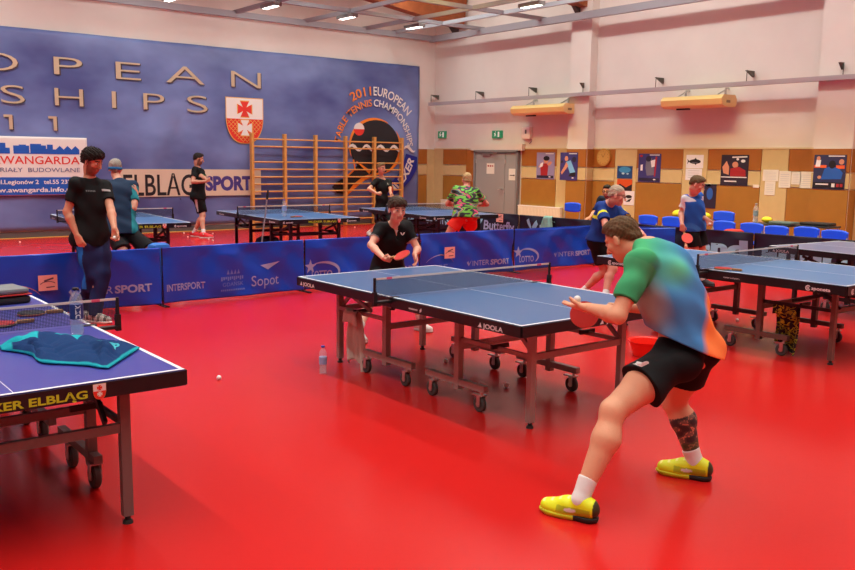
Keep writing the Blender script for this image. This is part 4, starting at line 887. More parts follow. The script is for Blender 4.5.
def surface_nets(D, lo, h):
    n = D.shape; ins = D < 0
    c = np.zeros((n[0]-1, n[1]-1, n[2]-1), np.int8)
    for dx in (0, 1):
        for dy in (0, 1):
            for dz in (0, 1): c += ins[dx:n[0]-1+dx, dy:n[1]-1+dy, dz:n[2]-1+dz]
    act = (c > 0) & (c < 8); ijk = np.argwhere(act); idx = -np.ones(act.shape, np.int64); idx[act] = np.arange(len(ijk))
    acc = np.zeros((len(ijk), 3)); cnt = np.zeros(len(ijk))
    off = [(a, b, d) for a in (0, 1) for b in (0, 1) for d in (0, 1)]
    val = {o: D[ijk[:, 0]+o[0], ijk[:, 1]+o[1], ijk[:, 2]+o[2]] for o in off}
    for o in off:
        for a in range(3):
            if o[a] == 0:
                o2 = list(o); o2[a] = 1; o2 = tuple(o2); v0, v1 = val[o], val[o2]
                m = (v0 < 0) != (v1 < 0); t = np.where(m, v0/np.where(m, v0-v1, 1), 0)
                p = np.tile(np.array(o, float), (len(ijk), 1)); p[:, a] += t
                acc[m] += p[m]; cnt[m] += 1
    verts = lo+h*(ijk+acc/cnt[:, None])
    F = []
    for a in range(3):
        b, d = (a+1) % 3, (a+2) % 3
        s0 = [slice(1, m-1) for m in n]; s0[a] = slice(0, n[a]-1)
        s1 = list(s0); s1[a] = slice(1, n[a])
        m = ins[tuple(s0)] != ins[tuple(s1)]; pos = ins[tuple(s0)][m]
        e = np.argwhere(m); base = np.array([1, 1, 1]); base[a] = 0; e = e+base
        q = []
        for (ob, od) in ((-1, -1), (0, -1), (0, 0), (-1, 0)):
            w = e.copy(); w[:, b] += ob; w[:, d] += od; q.append(idx[w[:, 0], w[:, 1], w[:, 2]])
        q = np.stack(q, 1); q[~pos] = q[~pos][:, ::-1]; F.append(q)
    return verts, np.concatenate(F)
def mk(name, vf, m, parent=None, col=None, smooth_it=1, origin=None):
    v, f = vf
    for _ in range(smooth_it):                       # light relaxation
        e = np.concatenate([f[:, [0, 1]], f[:, [1, 2]], f[:, [2, 3]], f[:, [3, 0]]])
        s_ = np.zeros_like(v); np.add.at(s_, e[:, 0], v[e[:, 1]]); np.add.at(s_, e[:, 1], v[e[:, 0]])
        c_ = np.bincount(e.ravel(), minlength=len(v)).astype(float); v = v*.5+.5*s_/np.maximum(c_, 1)[:, None]
    me = bpy.data.meshes.new(name)
    vv = v-(origin if origin is not None else 0)
    me.vertices.add(len(v)); me.vertices.foreach_set('co', vv.ravel())
    me.loops.add(f.size); me.loops.foreach_set('vertex_index', f.ravel().astype(np.int32))
    me.polygons.add(len(f)); me.polygons.foreach_set('loop_start', np.arange(0, f.size, 4, dtype=np.int32))
    me.update(calc_edges=True); me.shade_smooth()
    if col is not None:
        c = np.ones((len(v), 4)); c[:, :3] = col(v)
        a = me.color_attributes.new('Col', 'FLOAT_COLOR', 'POINT'); a.data.foreach_set('color', c.ravel())
    o = link(name, me, m, None)
    if origin is not None: o.location = origin
    if parent is not None: o.parent = parent; o.location = (0, 0, 0)
    return o
def ik(a, c, l1, l2, hint):               # middle joint of a two-bone limb
    a, c = V3(a), V3(c); d = c-a; L = np.linalg.norm(d)
    if L > (l1+l2)*.999: l1, l2 = l1*L/(l1+l2)*1.001, l2*L/(l1+l2)*1.001
    u = d/L; x = (l1*l1-l2*l2+L*L)/(2*L); hgt = math.sqrt(max(0, l1*l1-x*x))
    hv = V3(hint); hv = hv-u*(hv@u); hv = nrm(hv)
    return a+u*x+hv*hgt
def lerp3(cols, t): pass
skin_mat = vcol_mat('skin', .5, .35, .12, 120); hair_mat = vcol_mat('hair', .6, .3, .9, 260); cloth_mat = vcol_mat('jersey_cloth', .75, .2, .12, 300); shoe_mat = vcol_mat('shoe_upper', .5, .4)
def rgb(*c): return np.array(lin(*c))

def hand(F, w, d, n, side, s, curl, spread=1., k=.012, thumb=(.5, .3)):
    """w wrist, d finger direction, n palm direction, side thumb side; curl = degrees per finger joint for 4 fingers"""
    w, d, n, side = V3(w), nrm(d), nrm(n), nrm(side)
    kn = []
    for i, o in enumerate((.030, .010, -.011, -.030)):
        q = w+(d*(.092-.006*abs(i-1))+side*o)*s; kn.append(q); F.cone(w+(d*.012+side*o*.55)*s, q, .0155*s, .0125*s, .018)
    ln = (.074, .082, .076, .060)
    for i in range(4):
        p = kn[i]; a = 0.; cu = curl[i] if hasattr(curl, '__len__') else curl
        sp = side*(.10, .03, -.03, -.10)[i]*spread
        for j, fr in enumerate((.44, .31, .25)):
            a += math.radians(cu*(1, 1.1, .8)[j]); v = nrm(d*math.cos(a)+n*math.sin(a)+sp*(1 if j == 0 else .5))
            q = p+v*ln[i]*fr*s; F.cone(p, q, (.0098-.0009*j)*s, (.0090-.0009*j)*s, .006); p = q
    b = w+(d*.030+side*.026+n*.006)*s; t1 = b+nrm(d*.65+side*thumb[0]+n*thumb[1])*.042*s; t2 = t1+nrm(d*.9+side*(thumb[0]*.4)+n*(thumb[1]+.1))*.032*s
    F.cone(w+d*.01*s, b, .016*s, .0145*s, .015).cone(b, t1, .0135*s, .0105*s, .008).cone(t1, t2, .0105*s, .0085*s, .006)

def person(name_label, H, pel, pf, neck, cf, hc, look, hands, feet, knees=((0, 0, 0), (0, 0, 0)), sk=(214, 160, 132), hairc=(60, 42, 30), hair='short', vox=.008, shirt=None, bottom=None, shoe=None, sock=(230, 230, 226), up_roll=0, group=None, elbows=None, brow=(50, 36, 28), beard=None, tattoo=None, sh_raise=(0, 0), hand_show=(True, True), ear_only=False, sh_pos=None, seated=False, headk=1., belly=0., hunch=0., loose=1., legk=1.):
    """sides: index 0 = the person's left, 1 = right"""
    s = H/1.78; pel, neck, hc = V3(pel), V3(neck), V3(hc)
    pf = nrm((pf[0], pf[1], 0)); pl = np.array([-pf[1], pf[0], 0])                  # left of the pelvis
    upc = nrm(neck-pel)
    cf = nrm(V3(cf[0], cf[1], cf[2] if len(cf) > 2 else 0)); cl = nrm(np.cross(upc, cf)); cfw = np.cross(cl, upc)
    pu = nrm(np.array([0, 0, 1.])*.55+upc*.45); plu = nrm(pl-pu*(pl@pu)); pfu = np.cross(plu, pu)
    TL_ = np.linalg.norm(neck-pel)
    Rp = np.stack([plu, pfu, pu]); Rc = np.stack([cl, cfw, upc]); ml = nrm(plu+cl); mu = nrm(pu+upc); ml = nrm(ml-mu*(ml@mu)); Rm = np.stack([ml, np.cross(ml, mu), mu])
    mid = pel+pu*TL_*.22+upc*TL_*.16; mid = pel*.62+neck*.38+(pu-upc)*.05*s
    mid = mid-cfw*hunch*1.0; ch = neck-upc*.20*s-cfw*hunch*.9
    sh = [neck-upc*.055*s+cl*.172*s+upc*sh_raise[0], neck-upc*.055*s-cl*.172*s+upc*sh_raise[1]]
    if sh_pos: sh = [V3(q) if q is not None else sh[i] for i, q in enumerate(sh_pos)]
    hip = [pel+plu*.092*s, pel-plu*.092*s]
    look = nrm(look); hl = nrm(np.cross((0, 0, 1), look)); hu = np.cross(look, hl)
    hl = nrm(hl*math.cos(up_roll)+hu*math.sin(up_roll)); hu = np.cross(look, hl)
    Rh = np.stack([hl, look, hu]); hs = s**.5*headk*1.06
    hp = lambda x, y, z: hc+(hl*x+look*y+hu*z)*hs
    F = Field()
    # torso
    F.ell(pel+pu*.03*s, Rp, np.array([.165, .115, .125])*s, .05)
    for q in hip: F.ball(q-pfu*.045*s-pu*.02*s, .088*s, .05)
    F.ell(mid+Rm[1]*(.0+belly*.5)*s, Rm, np.array([.142+belly*.3, .108+belly, .16])*s, .07)
    F.ell(ch, Rc, np.array([.160, .118, .19])*s, .07)
    F.ell(ch-cfw*.03*s+upc*.06*s, Rc, np.array([.150, .085, .11])*s, .05)
    for i in (0, 1):
        F.cone(neck-upc*.03*s, sh[i], .058*s, .054*s, .05)
    nb = hp(0, -.03, -.07)
    F.cone(neck-upc*.03*s, nb, .060*s, .052*s, .035)
    # head
    F.ell(hp(0, -.012, .035), Rh, np.array([.075, .096, .083])*hs, .02)
    F.ell(hp(0, .025, -.048), Rh, np.array([.056, .062, .062])*hs, .03)
    F.ell(hp(0, .058, -.092), Rh, np.array([.026, .02, .02])*hs, .03)
    for x in (-1, 1):
        F.ell(hp(x*.042, .062, -.02), Rh, np.array([.022, .02, .022])*hs, .02)
        F.cone(hp(x*.012, .088, .030), hp(x*.05, .070, .027), .008*hs, .007*hs, .015)
        F.ell(hp(x*.031, .098, .008), Rh, np.array([.017, .012, .010])*hs, .01, neg=True)
        F.ell(hp(x*.031, .080, .008), Rh, np.array([.0135, .0125, .0125])*hs, .004)
        F.ell(hp(x*.078, -.006, -.008), np.stack([nrm(hl+look*.25*x*-1), nrm(look-hl*-.25*x), hu]), np.array([.009, .019, .031])*hs, .006)
        F.ell(hp(x*.088, .0, -.004), Rh, np.array([.006, .009, .014])*hs, .006, neg=True)
    F.cone(hp(0, .090, .012), hp(0, .112, -.026), .008*hs, .0125*hs, .014); F.ball(hp(.011, .100, -.031), .008*hs, .008); F.ball(hp(-.011, .100, -.031), .008*hs, .008)
    F.cone(hp(-.018, .082, -.055), hp(.018, .082, -.055), .0085*hs, .0085*hs, .008); F.cone(hp(-.016, .080, -.066), hp(.016, .080, -.066), .009*hs, .009*hs, .008)
    # arms
    ua, fa = .295*s, .262*s; el, wr = [], []
    for i in (0, 1):
        hd = hands[i]; w = V3(hd['w']); e = V3(elbows[i]) if elbows and elbows[i] is not None else ik(sh[i], w, ua, fa, hd['hint'])
        el.append(e); wr.append(w); fr_ = e+(w-e)*.28
        F.ball(sh[i], .053*s, .05); F.cone(sh[i], sh[i]+(e-sh[i])*.5, .052*s, .047*s, .03); F.cone(sh[i]+(e-sh[i])*.5, e, .047*s, .039*s, .02)
        F.cone(e, fr_, .040*s, .042*s, .02); F.cone(fr_, w, .042*s, .0265*s, .02)
        d = nrm(hd['d']); n_ = V3(hd['n']); n_ = nrm(n_-d*(n_@d)); sd = np.cross(d, n_) if i == 1 else np.cross(n_, d)
        hand(F, w, d, n_, sd, s*hd.get('k', 1.), hd.get('curl', (22, 26, 28, 30)), hd.get('spread', 1.), thumb=hd.get('thumb', (.5, .3)))
    # legs
    th_, shn = .435*s, .425*s; kn, an = [], []
    for i in (0, 1):
        ft = feet[i]; a = V3(ft['a']); k_ = V3(knees[i]) if np.any(knees[i]) and ft.get('abs') else ik(hip[i], a, th_, shn, knees[i] if np.any(knees[i]) else pf)
        kn.append(k_); an.append(a); fd = nrm((ft['d'][0], ft['d'][1], 0))
        F.cone(hip[i]-pu*.02*s, hip[i]+(k_-hip[i])*.55, .092*s, .073*s*legk, .05); F.cone(hip[i]+(k_-hip[i])*.55, k_, .073*s*legk, .056*s*legk**.5, .03)
        F.ball(k_+nrm(k_-(hip[i]+a)/2+1e-6)*.010*s, .047*s, .03)
        sb = nrm(np.cross(a-k_, np.cross(fd, a-k_))); sb = -sb if sb@fd > 0 else sb   # towards the back of the shin
        cf_ = k_+(a-k_)*.30+sb*.016*s
        F.cone(k_, cf_, .050*s*legk**.5, .056*s*legk, .03); F.cone(cf_, a+(k_-a)*.12, .056*s*legk, .036*s*legk**.5, .03); F.cone(a+(k_-a)*.12, a, .036*s*legk**.5, .036*s, .02)
        F.cone(a-V3(0, 0, .03*s)-fd*.03*s, a-V3(0, 0, .045*s)+fd*.13*s, .034*s, .026*s, .03)
    skc = rgb(*sk)
    def bcol(v):
        c = np.tile(skc, (len(v), 1)); q = (v-hc)/hs; x, y, z = q@hl, q@look, q@hu
        hd_ = (np.abs(x) < .1) & (np.abs(y) < .14) & (np.abs(z) < .14)
        c[hd_ & (y > .07) & (np.abs(x) < .026) & (z < -.048) & (z > -.074)] = skc*np.array([.80, .52, .52])
        c[hd_ & (y > .05) & (np.abs(np.abs(x)-.031) < .021) & (np.abs(z-.031-.0) < .0055)] = rgb(*brow)
        ey = hd_ & (y > .07) & (((np.abs(x)-.031)/.0135)**2+((z-.008)/.0065)**2 < 1)
        c[ey] = rgb(225, 220, 214); c[ey & (np.abs(np.abs(x)-.030) < .0065)] = rgb(40, 28, 22)
        if hair:
            zz = z-((.75 if hair != 'thin' else .95)*y+(.018 if hair != 'thin' else .03)-.016); kk = np.clip(zz/.012+.2*np.sin(x*400)*np.sin(z*380), 0, 1)*hd_*(np.abs(x) < .0775)*(y < .06)
            c = c*(1-.75*kk[:, None])+rgb(*hairc)*.75*kk[:, None]
        ck = np.exp(-((np.abs(x)-.045)/.02)**2-((z+.025)/.02)**2)*(y > .03)*hd_; c = c*(1-ck[:, None]*np.array([.0, .10, .10]))
        if beard:
            bm_ = hd_ & (y > -.01) & (z < -.034) & ~((np.abs(x) < .022) & (z > -.073) & (z < -.05) & (y > .07))
            bm_ |= hd_ & (np.abs(x) > .05) & (z < .01) & (y > -.0) & (y < .04)
            c[bm_] = c[bm_]*(1-beard[3])+rgb(*beard[:3])*beard[3]
        if tattoo is not None:
            i = tattoo; ax_ = an[i]-kn[i]; t = ((v-kn[i])@ax_)/(ax_@ax_); rr_ = np.linalg.norm(v-kn[i]-t[:, None]*ax_, axis=1)
            m = (t > .22) & (t < .86) & (rr_ < .1)
            pt = np.sin(v[:, 0]*95+np.sin(v[:, 2]*60)*2)+np.sin(v[:, 1]*88+v[:, 2]*70)+np.sin(v[:, 2]*120+v[:, 0]*50)
            m1 = m & (pt > -.9); c[m1] = rgb(92, 84, 78); c[m & (pt > .5)] = rgb(62, 60, 62); c[m & (pt < -1.2)] = rgb(128, 104, 92); g = m & (t > .66); c[g] = c[g]*.4+rgb(70, 92, 50)*.6
        return c
    org = np.array([(an[0][0]+an[1][0])/2, (an[0][1]+an[1][1])/2, 0.])
    body = mk('person', F.mesh(vox), skin_mat, None, bcol, 1, org)
    tag(body, name_label, 'person', group)
    KW = dict(parent=body, origin=org)
    fold = lambda A=.004, f=30.: (lambda X, Y, Z: A*(np.sin(f*(X*.8+Z*.9)+4*np.sin(7*Y))+.7*np.sin(f*1.6*(Y*.7-Z*.6)+3*np.sin(9*X))))
    # shirt
    if shirt:
        G = Field(); t_ = .014*s; hem = shirt.get('hem', -.02)
        G.ell(pel-pu*.03*s, Rp, np.array([.196*loose, .150*loose, .27])*s, .06); G.ell(mid+Rm[1]*belly*.5*s, Rm, np.array([.166*loose+belly*.3, .128*loose+belly, .19])*s, .08); G.ell(ch, Rc, np.array([.174*loose, .134*loose, .20])*s, .07); G.ell(ch-cfw*.03*s+upc*.06*s, Rc, np.array([.165, .10, .12])*s, .05)
        for i in (0, 1):
            G.cone(neck-upc*.034*s, sh[i], .067*s, .063*s, .05)
            q = sh[i]+(el[i]-sh[i])*shirt.get('sleeve', .62)
            G.ball(sh[i], .059*s, .05); G.cone(sh[i], q, .060*s, shirt.get('sw', .064)*s, .04, f1=True)
        G.cone(nb+(neck-nb)*.35, nb, .066*s, .068*s, .012, neg=True); G.cone(neck-upc*.005*s, nb, .055*s, .070*s, .012, neg=True)
        if shirt.get('vneck'): G.cone(neck+cfw*.11*s-upc*.02*s, neck+cfw*.13*s-upc*.13*s, .035*s, .012*s, .01, neg=True)
        for i in (0, 1): G.ball(hip[i]-pfu*.05*s-pu*.02*s, .106*s, .06)
        if 'plane' in shirt: G.cut(*shirt['plane'])
        else: G.cut(pel+pu*hem*s, pu)
        base = rgb(*shirt['c'])
        def scol(v):
            c = np.tile(base, (len(v), 1))
            if 'f' in shirt:
                q = v-neck; x, y, z = q@cl/s, q@cfw/s, (v-pel)@upc/TL_
                aL = [np.clip(((v-sh[i])@(el[i]-sh[i]))/((el[i]-sh[i])@(el[i]-sh[i])), -1, 2) for i in (0, 1)]
                arm = [(np.linalg.norm(v-sh[i]-aL[i][:, None]*(el[i]-sh[i]), axis=1) < .085*s) & (aL[i] > .02) & ((v-sh[i])@cl*(1 if i == 0 else -1) > -.05) for i in (0, 1)]
                shirt['f'](c, x, y, z, aL, arm, v)
            return c
        mk('shirt', G.mesh(vox, fold(shirt.get('fold', .004))), shirt.get('m', cloth_mat), col=scol, **KW)
    if bottom:
        G = Field(); G.ell(pel+pu*.035*s, Rp, np.array([.172, .126, .115])*s, .05)
        tk = .016*s
        for i in (0, 1):
            G.ball(hip[i]-pfu*.05*s-pu*.025*s, .094*s, .05)
            if bottom['kind'] == 'shorts':
                q = hip[i]+(kn[i]-hip[i])*bottom.get('len', .62); G.cone(hip[i]-pu*.01*s, q, .100*s, bottom.get('w', .098)*s, .05, f1=True)
            else:
                G.cone(hip[i]-pu*.01*s, hip[i]+(kn[i]-hip[i])*.55, .108*s, .094*s, .05); G.cone(hip[i]+(kn[i]-hip[i])*.55, kn[i], .094*s, .080*s, .05); G.cone(kn[i], an[i]-V3(0, 0, .02*s), .080*s, .066*s, .04, f1=True)
        G.cut(pel+pu*.115*s, -pu)
        bb = rgb(*bottom['c'])
        def pcol(v):
            c = np.tile(bb, (len(v), 1))
            if 'f' in bottom: bottom['f'](c, v, hip, kn, an, plu, pfu)
            return c
        mk('trousers' if bottom['kind'] != 'shorts' else 'shorts', G.mesh(vox, fold(bottom.get('fold', .004), 24.)), cloth_mat, col=pcol, **KW)
    # shoes and socks
    for i in (0, 1):
        if not feet[i].get('shoe', True) or shoe is None: continue
        a = an[i]; fd = nrm((feet[i]['d'][0], feet[i]['d'][1], 0)); gz = feet[i].get('z', 0.); lift = feet[i].get('lift', 0.)   # heel lift angle
        sd = np.array([-fd[1], fd[0], 0]); q0 = np.array([a[0], a[1], gz])
        Q = lambda f_, z_, x_=0.: q0+(fd*f_+sd*x_)*s+V3(0, 0, z_*s+max(0, (.13-f_))*lift*s)
        if sock is not None:
            G = Field(); top = a+(kn[i]-a)*feet[i].get('sock', .26); G.cone(top, a, .0445*s*legk**.5, .042*s, .01, f0=True); G.cone(a, Q(.03, .05), .041*s, .038*s, .02)
            so = feet[i].get('sockc', sock); mk('sock', G.mesh(max(.006, vox*.8)), cloth_mat, col=lambda v, so=so: np.tile(rgb(*so), (len(v), 1)), **KW)
        G = Field()
        G.cone(Q(-.055, .058), Q(.06, .056), .043*s, .045*s, .03).cone(Q(.06, .056), Q(.165, .040), .044*s, .036*s, .03).cone(Q(-.045, .075), Q(.0, .095), .042*s, .044*s, .02)
        G.ell(Q(.10, .035), np.stack([sd, fd, V3(0, 0, 1)]), np.array([.050, .09, .032])*s, .02)
        G.cut(Q(.05, .020), nrm(np.cross(Q(.1, .02)-Q(0, .02), sd))*(1 if np.cross(Q(.1, .02)-Q(0, .02), sd)[2] > 0 else -1))
        sc_ = rgb(*shoe['c'])
        def shc(v):
            c = np.tile(sc_, (len(v), 1))
            if 'f' in shoe: shoe['f'](c, (v-q0)@fd/s, (v-q0)@sd/s, v[:, 2]-gz, i)
            return c
        sh_o = mk('shoe', G.mesh(max(.0045, vox*.6)), shoe_mat, col=shc, **KW)
        G = Field(); G.ell(Q(-.045, .02), np.stack([sd, fd, V3(0, 0, 1)]), np.array([.043, .05, .035])*s, .02).ell(Q(.10, .02), np.stack([sd, fd, V3(0, 0, 1)]), np.array([.054, .11, .03])*s, .02).cone(Q(-.04, .012), Q(.14, .012), .037*s, .037*s, .02)
        n_ = np.cross(Q(.1, .03)-Q(0, .03), sd); n_ = n_ if n_[2] < 0 else -n_
        G.cut(Q(.05, .028), n_); G.cut(Q(.05, .0), -n_)
        if lift: G.cut((0, 0, gz), (0, 0, 1))
        so2 = rgb(*shoe.get('sole', (30, 30, 30)))
        def solc(v):
            c = np.tile(so2, (len(v), 1))
            if 'toe' in shoe: c[((v-q0)@fd/s > .02)] = rgb(*shoe['toe'])
            return c
        o2 = mk('sole', G.mesh(max(.0045, vox*.6)), shoe_mat, col=solc, parent=sh_o, origin=org)
    # hair
    if hair:
        G = Field(); hcol = rgb(*hairc)
        hz = dict(short=.0, fringe=.006, thin=-.004, curly=.014)[hair]
        G.ell(hp(0, -.016, .040), Rh, (np.array([.0795, .100, .087])+hz)*hs, .02)
        if hair in ('short', 'fringe', 'curly'): G.ell(hp(0, .03, .088), Rh, (np.array([.058, .060, .036])+hz)*hs, .02)
        if hair in ('fringe',):
            for k in range(7): G.cone(hp(-.055+.018*k, .070, .085), hp(-.058+.019*k, .094, .058+.006*(k % 3)), .020*hs, .010*hs, .012)
        for x in (-1, 1):                      # sideburns
            if hair != 'thin': G.cone(hp(x*.073, .016, .03), hp(x*.075, .020, -.012), .012*hs, .007*hs, .01)
        G.cone(hp(-.035, -.085, -.02), hp(.035, -.085, -.02), .02*hs, .02*hs, .03)
        fl_ = .75 if hair != 'thin' else .95; z0 = .018 if hair != 'thin' else .03
        if hair == 'curly': z0, fl_ = -.006, .72
        if hair == 'fringe': z0, fl_ = .008, .42
        G2 = G
        nz = lambda X, Y, Z: (.0032 if hair != 'curly' else .0075)*hs*(np.sin(210*X+60*Z+5*np.sin(30*Y))*np.sin(60*Y+170*Z)+.6*np.sin(95*Z+170*X+50*Y))
        vf = None
        pn_ = nrm(hu-look*fl_); G.cut(hp(0, 0, z0), pn_)
        if hair in ('short', 'curly'): pass
        for x in (-1, 1): G.ell(hp(x*.085, .006, -.012), Rh, np.array([.022, .026, .030])*hs, .006, neg=True)
        def hcl(v):
            n1 = np.sin(v[:, 0]*310)*np.sin(v[:, 1]*270+v[:, 2]*120); return np.clip(hcol*(1+.25*n1[:, None]), 0, 1)
        mk('hair', G.mesh(max(.005, vox*.75), nz), hair_mat, col=hcl, **KW)
    body['hip'] = 0; del body['hip']
    return dict(body=body, org=org, sh=sh, el=el, wr=wr, hc=hc, hp=hp, hs=hs, hl=hl, look=look, hu=hu, neck=neck, pel=pel, kn=kn, an=an, cl=cl, cfw=cfw, upc=upc, s=s, Rh=Rh, hands=hands)
def palm(P, i, out=.035, along=.088):
    h = P['hands'][i]; d = nrm(h['d']); n = V3(h['n']); n = nrm(n-d*(n@d)); return P['wr'][i]+(d*along+n*out)*P['s'], d, n
def grip_racket(P, i, handle_dir, normal, label, face, back=None):
    c = palm(P, i, .028)[0]; return hang_racket(c+nrm(handle_dir)*.045, handle_dir, normal, label, face, back)
def child_mesh(P, o):                      # keeps world placement under a body
    o.parent = P['body']; o.location = o.location-Vector(P['org']); return o
def chest_mark(P, x, z, polys=None, txt=None, h=.03, w=None, m=None, name='chest_print', back=False, on='shirt', fr=None):
    s = P['s']; f = P['cfw']*(-1 if back else 1); l = P['cl']
    o = P['neck']-P['upc']*(z*s)+l*(x*s)
    me = poly_mesh(polys, .002) if polys else text_mesh(txt, h, w, .02, 'CENTER')
    # project the flat mark onto the shirt along the chest direction
    sh = [c for c in P['body'].children if c.name.startswith(on)][0]
    X = -l if not back else l; Yv = P['upc']
    if fr: o, X, Yv, f = [V3(q) for q in fr]
    n = len(me.vertices); co = np.zeros(n*3); me.vertices.foreach_get('co', co); co = co.reshape(-1, 3); out = []
    bpy.context.view_layer.update()
    from mathutils.bvhtree import BVHTree
    bv = BVHTree.FromPolygons([v.co+Vector(P['org']) for v in sh.data.vertices], [tuple(p.vertices) for p in sh.data.polygons])
    for p in co:
        q = Vector(o+X*p[0]+Yv*p[1]+f*.5); hit = bv.ray_cast(q, Vector(-f))
        r = (hit[0] if hit[0] else Vector(o+X*p[0]+Yv*p[1]+f*.13*s))+Vector(f)*(.004+p[2])
        out.extend(r-Vector(P['org']))
    me.vertices.foreach_set('co', out); me.update()
    return link(name, me, m or white, P['body'])
def hang_racket(P_w, handle_dir, normal, label, face_m, back_m=None, grip=.05):
    y = nrm(handle_dir); z = V3(normal); z = nrm(z-y*(z@y)); x = np.cross(y, z); o = V3(P_w)
    M = Matrix(((x[0], y[0], z[0], o[0]), (x[1], y[1], z[1], o[1]), (x[2], y[2], z[2], o[2]), (0, 0, 0, 1)))
    return racket(M, label, face_m, back_m)
A = lambda px, py, d: np.array(at(px, py, d))
# ---- the crouching player in the foreground
def grad(c, x, y, z, aL, arm, v):
    g1, bl_, gy, og_, dk_ = rgb(70, 176, 116), rgb(72, 136, 196), rgb(180, 184, 156), rgb(255, 136, 70), rgb(84, 92, 96)
    c[:] = bl_
    k = np.clip(((x+.04)*3.4+(z-.90)*3.0)+.2, 0, 1)[:, None]; c[:] = c*(1-k)+g1*k
    k = np.exp(-((x-.05)/.085)**2-((z-.74)/.12)**2)[:, None]; c[:] = c*(1-.8*k)+rgb(112, 232, 168)*.8*k
    k = (np.clip((x-.135)/.06, 0, 1)*np.clip((.80-z)/.2, 0, 1)*np.clip((z-.22)/.2, 0, 1))[:, None]; c[:] = c*(1-.75*k)+gy*.75*k
    k = (np.clip((y-.02)/.05, 0, 1)*np.clip((x-.10)/.05, 0, 1)*np.clip((.86-z)/.1, 0, 1)*np.clip((z-.3)/.2, 0, 1))[:, None]; c[:] = c*(1-.7*k)+dk_*.7*k
    k = np.clip((-x-.055+(.40-z)*.40)/.06, 0, 1)[:, None]*np.clip((.52-z)/.12, 0, 1)[:, None]; c[:] = c*(1-k)+og_*k
    for i in (0, 1):
        m = arm[i]; tt = np.clip(aL[i][m]/.6, 0, 1)[:, None]; c[m] = rgb(80, 184, 124)*(1-tt)+rgb(62, 164, 108)*tt
pel = A(684, 352, 4.67); nk = A(646, 245, 4.64)
neon = rgb(226, 240, 26)
def shoef(c, f, x, z, i):
    c[:] = neon; m = (z > .034) & (z < .07) & (np.abs(f-.02) < .085) & (np.abs(x) > .02); c[m] = c[m]*.45+rgb(110, 150, 40)*.55
    c[(f < -.075)] = rgb(56, 56, 30); c[(np.sin(f*150) > .55) & (z > .062) & (np.abs(x) < .024) & (f > .0)] = rgb(250, 255, 150)
    c[((f-.035)/.03)**2+((z-.055)/.010)**2 < 1] = rgb(226, 226, 220)
P1 = person('man in a green and blue shirt crouching to serve at the middle table', 1.84, pel, (-.1, 1), nk, (-.05, 1), A(622.5, 239.5, 4.78), (-.12, .88, -.52),
    [dict(w=A(589, 308, 4.66), hint=(0, -.2, -1), d=A(566, 303.5, 4.80)-A(589, 308, 4.66), n=(.05, .0, 1), curl=(3, 5, 14, 26), spread=.5, thumb=(.5, .45)),
     dict(w=V3(3.99, 3.17, .945), hint=(.6, -.5, -.6), d=(-.35, .35, -.02), n=(-.3, -.5, -.6), curl=(62, 68, 70, 72), thumb=(.2, .7))],
    [dict(a=(3.20, 2.765, .10), d=(-.10, .25), sock=.25, abs=True), dict(a=(4.16, 2.76, .10), d=(-.10, .21), sock=.22, abs=True)],
    knees=(A(613, 411, 4.42), A(674, 402, 4.93)), elbows=(A(618, 316, 4.40), None), sk=(226, 166, 130), hairc=(104, 78, 48), hair='short', vox=.0055,
    shirt=dict(c=(84, 172, 120), f=grad, plane=(pel+V3(0, 0, .055), (.30, -.25, .92)), sleeve=.70, fold=.005, sw=.062), bottom=dict(kind='shorts', c=(22, 22, 24), len=.56, w=.122, fold=.005), shoe=dict(c=(214, 232, 30), f=shoef, sole=(34, 36, 34), toe=(206, 222, 40)), tattoo=1, hunch=.03, loose=1.17, legk=1.2, headk=.92,
    sh_pos=(A(641, 263, 4.46), V3(4.02, 2.95, 1.235)))
grip_racket(P1, 1, (-.55, .45, -.10), (-.5, -.75, .35), 'red racket held low in the crouching player\'s hidden hand', rr)
bb_ = palm(P1, 0, .0345)[0]; ball(Vector(bb_), 'white ball resting on the crouching player\'s open palm')
chest_mark(P1, 0, 0, [arc(0, 0, .022, .013, 0, 360, 14)[:-1]], name='shorts_badge', on='shorts', fr=(A(638, 362, 4.4), nrm((.78, -.62, .5)), nrm((-.3, .3, 1)), nrm((-.62, -.77, .15))))
# ---- the boy across the table
d0 = 8.9
P2 = person('boy in a black polo shirt leaning over the far end of the middle table', 1.56, A(388, 268, 9.15), (-.2, -1), A(394, 224, 8.92), (-.2, -1), A(397, 209.5, 8.74), (-.26, -.95, -.14),
    [dict(w=A(414.5, 254, 8.75), hint=(.7, .6, 0), d=A(418, 268, 8.7)-A(414.5, 254, 8.75), n=(-.6, .3, .2), curl=(18, 22, 25, 28)),
     dict(w=A(384, 258.5, 8.45), hint=(-.8, .4, -.3), d=A(394, 263, 8.3)-A(384, 258.5, 8.45), n=(.5, .2, .8), curl=(60, 66, 68, 70), thumb=(.3, .6))],
    [dict(a=(5.53, 7.05, .09), d=(.1, -1)), dict(a=(4.72, 7.0, .09), d=(-.2, -1))],
    sk=(226, 172, 146), hairc=(70, 54, 40), hair='fringe', vox=.0065, shirt=dict(c=(20, 20, 22), hem=-.06, sleeve=.60, fold=.004, vneck=True,
    f=lambda c, x, y, z, aL, arm, v: [c.__setitem__(arm[i] & (aL[i] > .565), rgb(170, 170, 170)) for i in (0, 1)]), bottom=dict(kind='shorts', c=(26, 26, 30), len=.66), shoe=dict(c=(226, 222, 214), sole=(220, 220, 215)), headk=1.04, loose=1.1, elbows=(None, A(371, 245, 8.72)))
chest_mark(P2, .075, .10, [[(0, .0), (-.02, .016), (-.028, .03), (-.01, .028), (0, .012)], [(.002, .0), (.022, .016), (.032, .036), (.014, .03), (.004, .012)]], name='butterfly_badge')
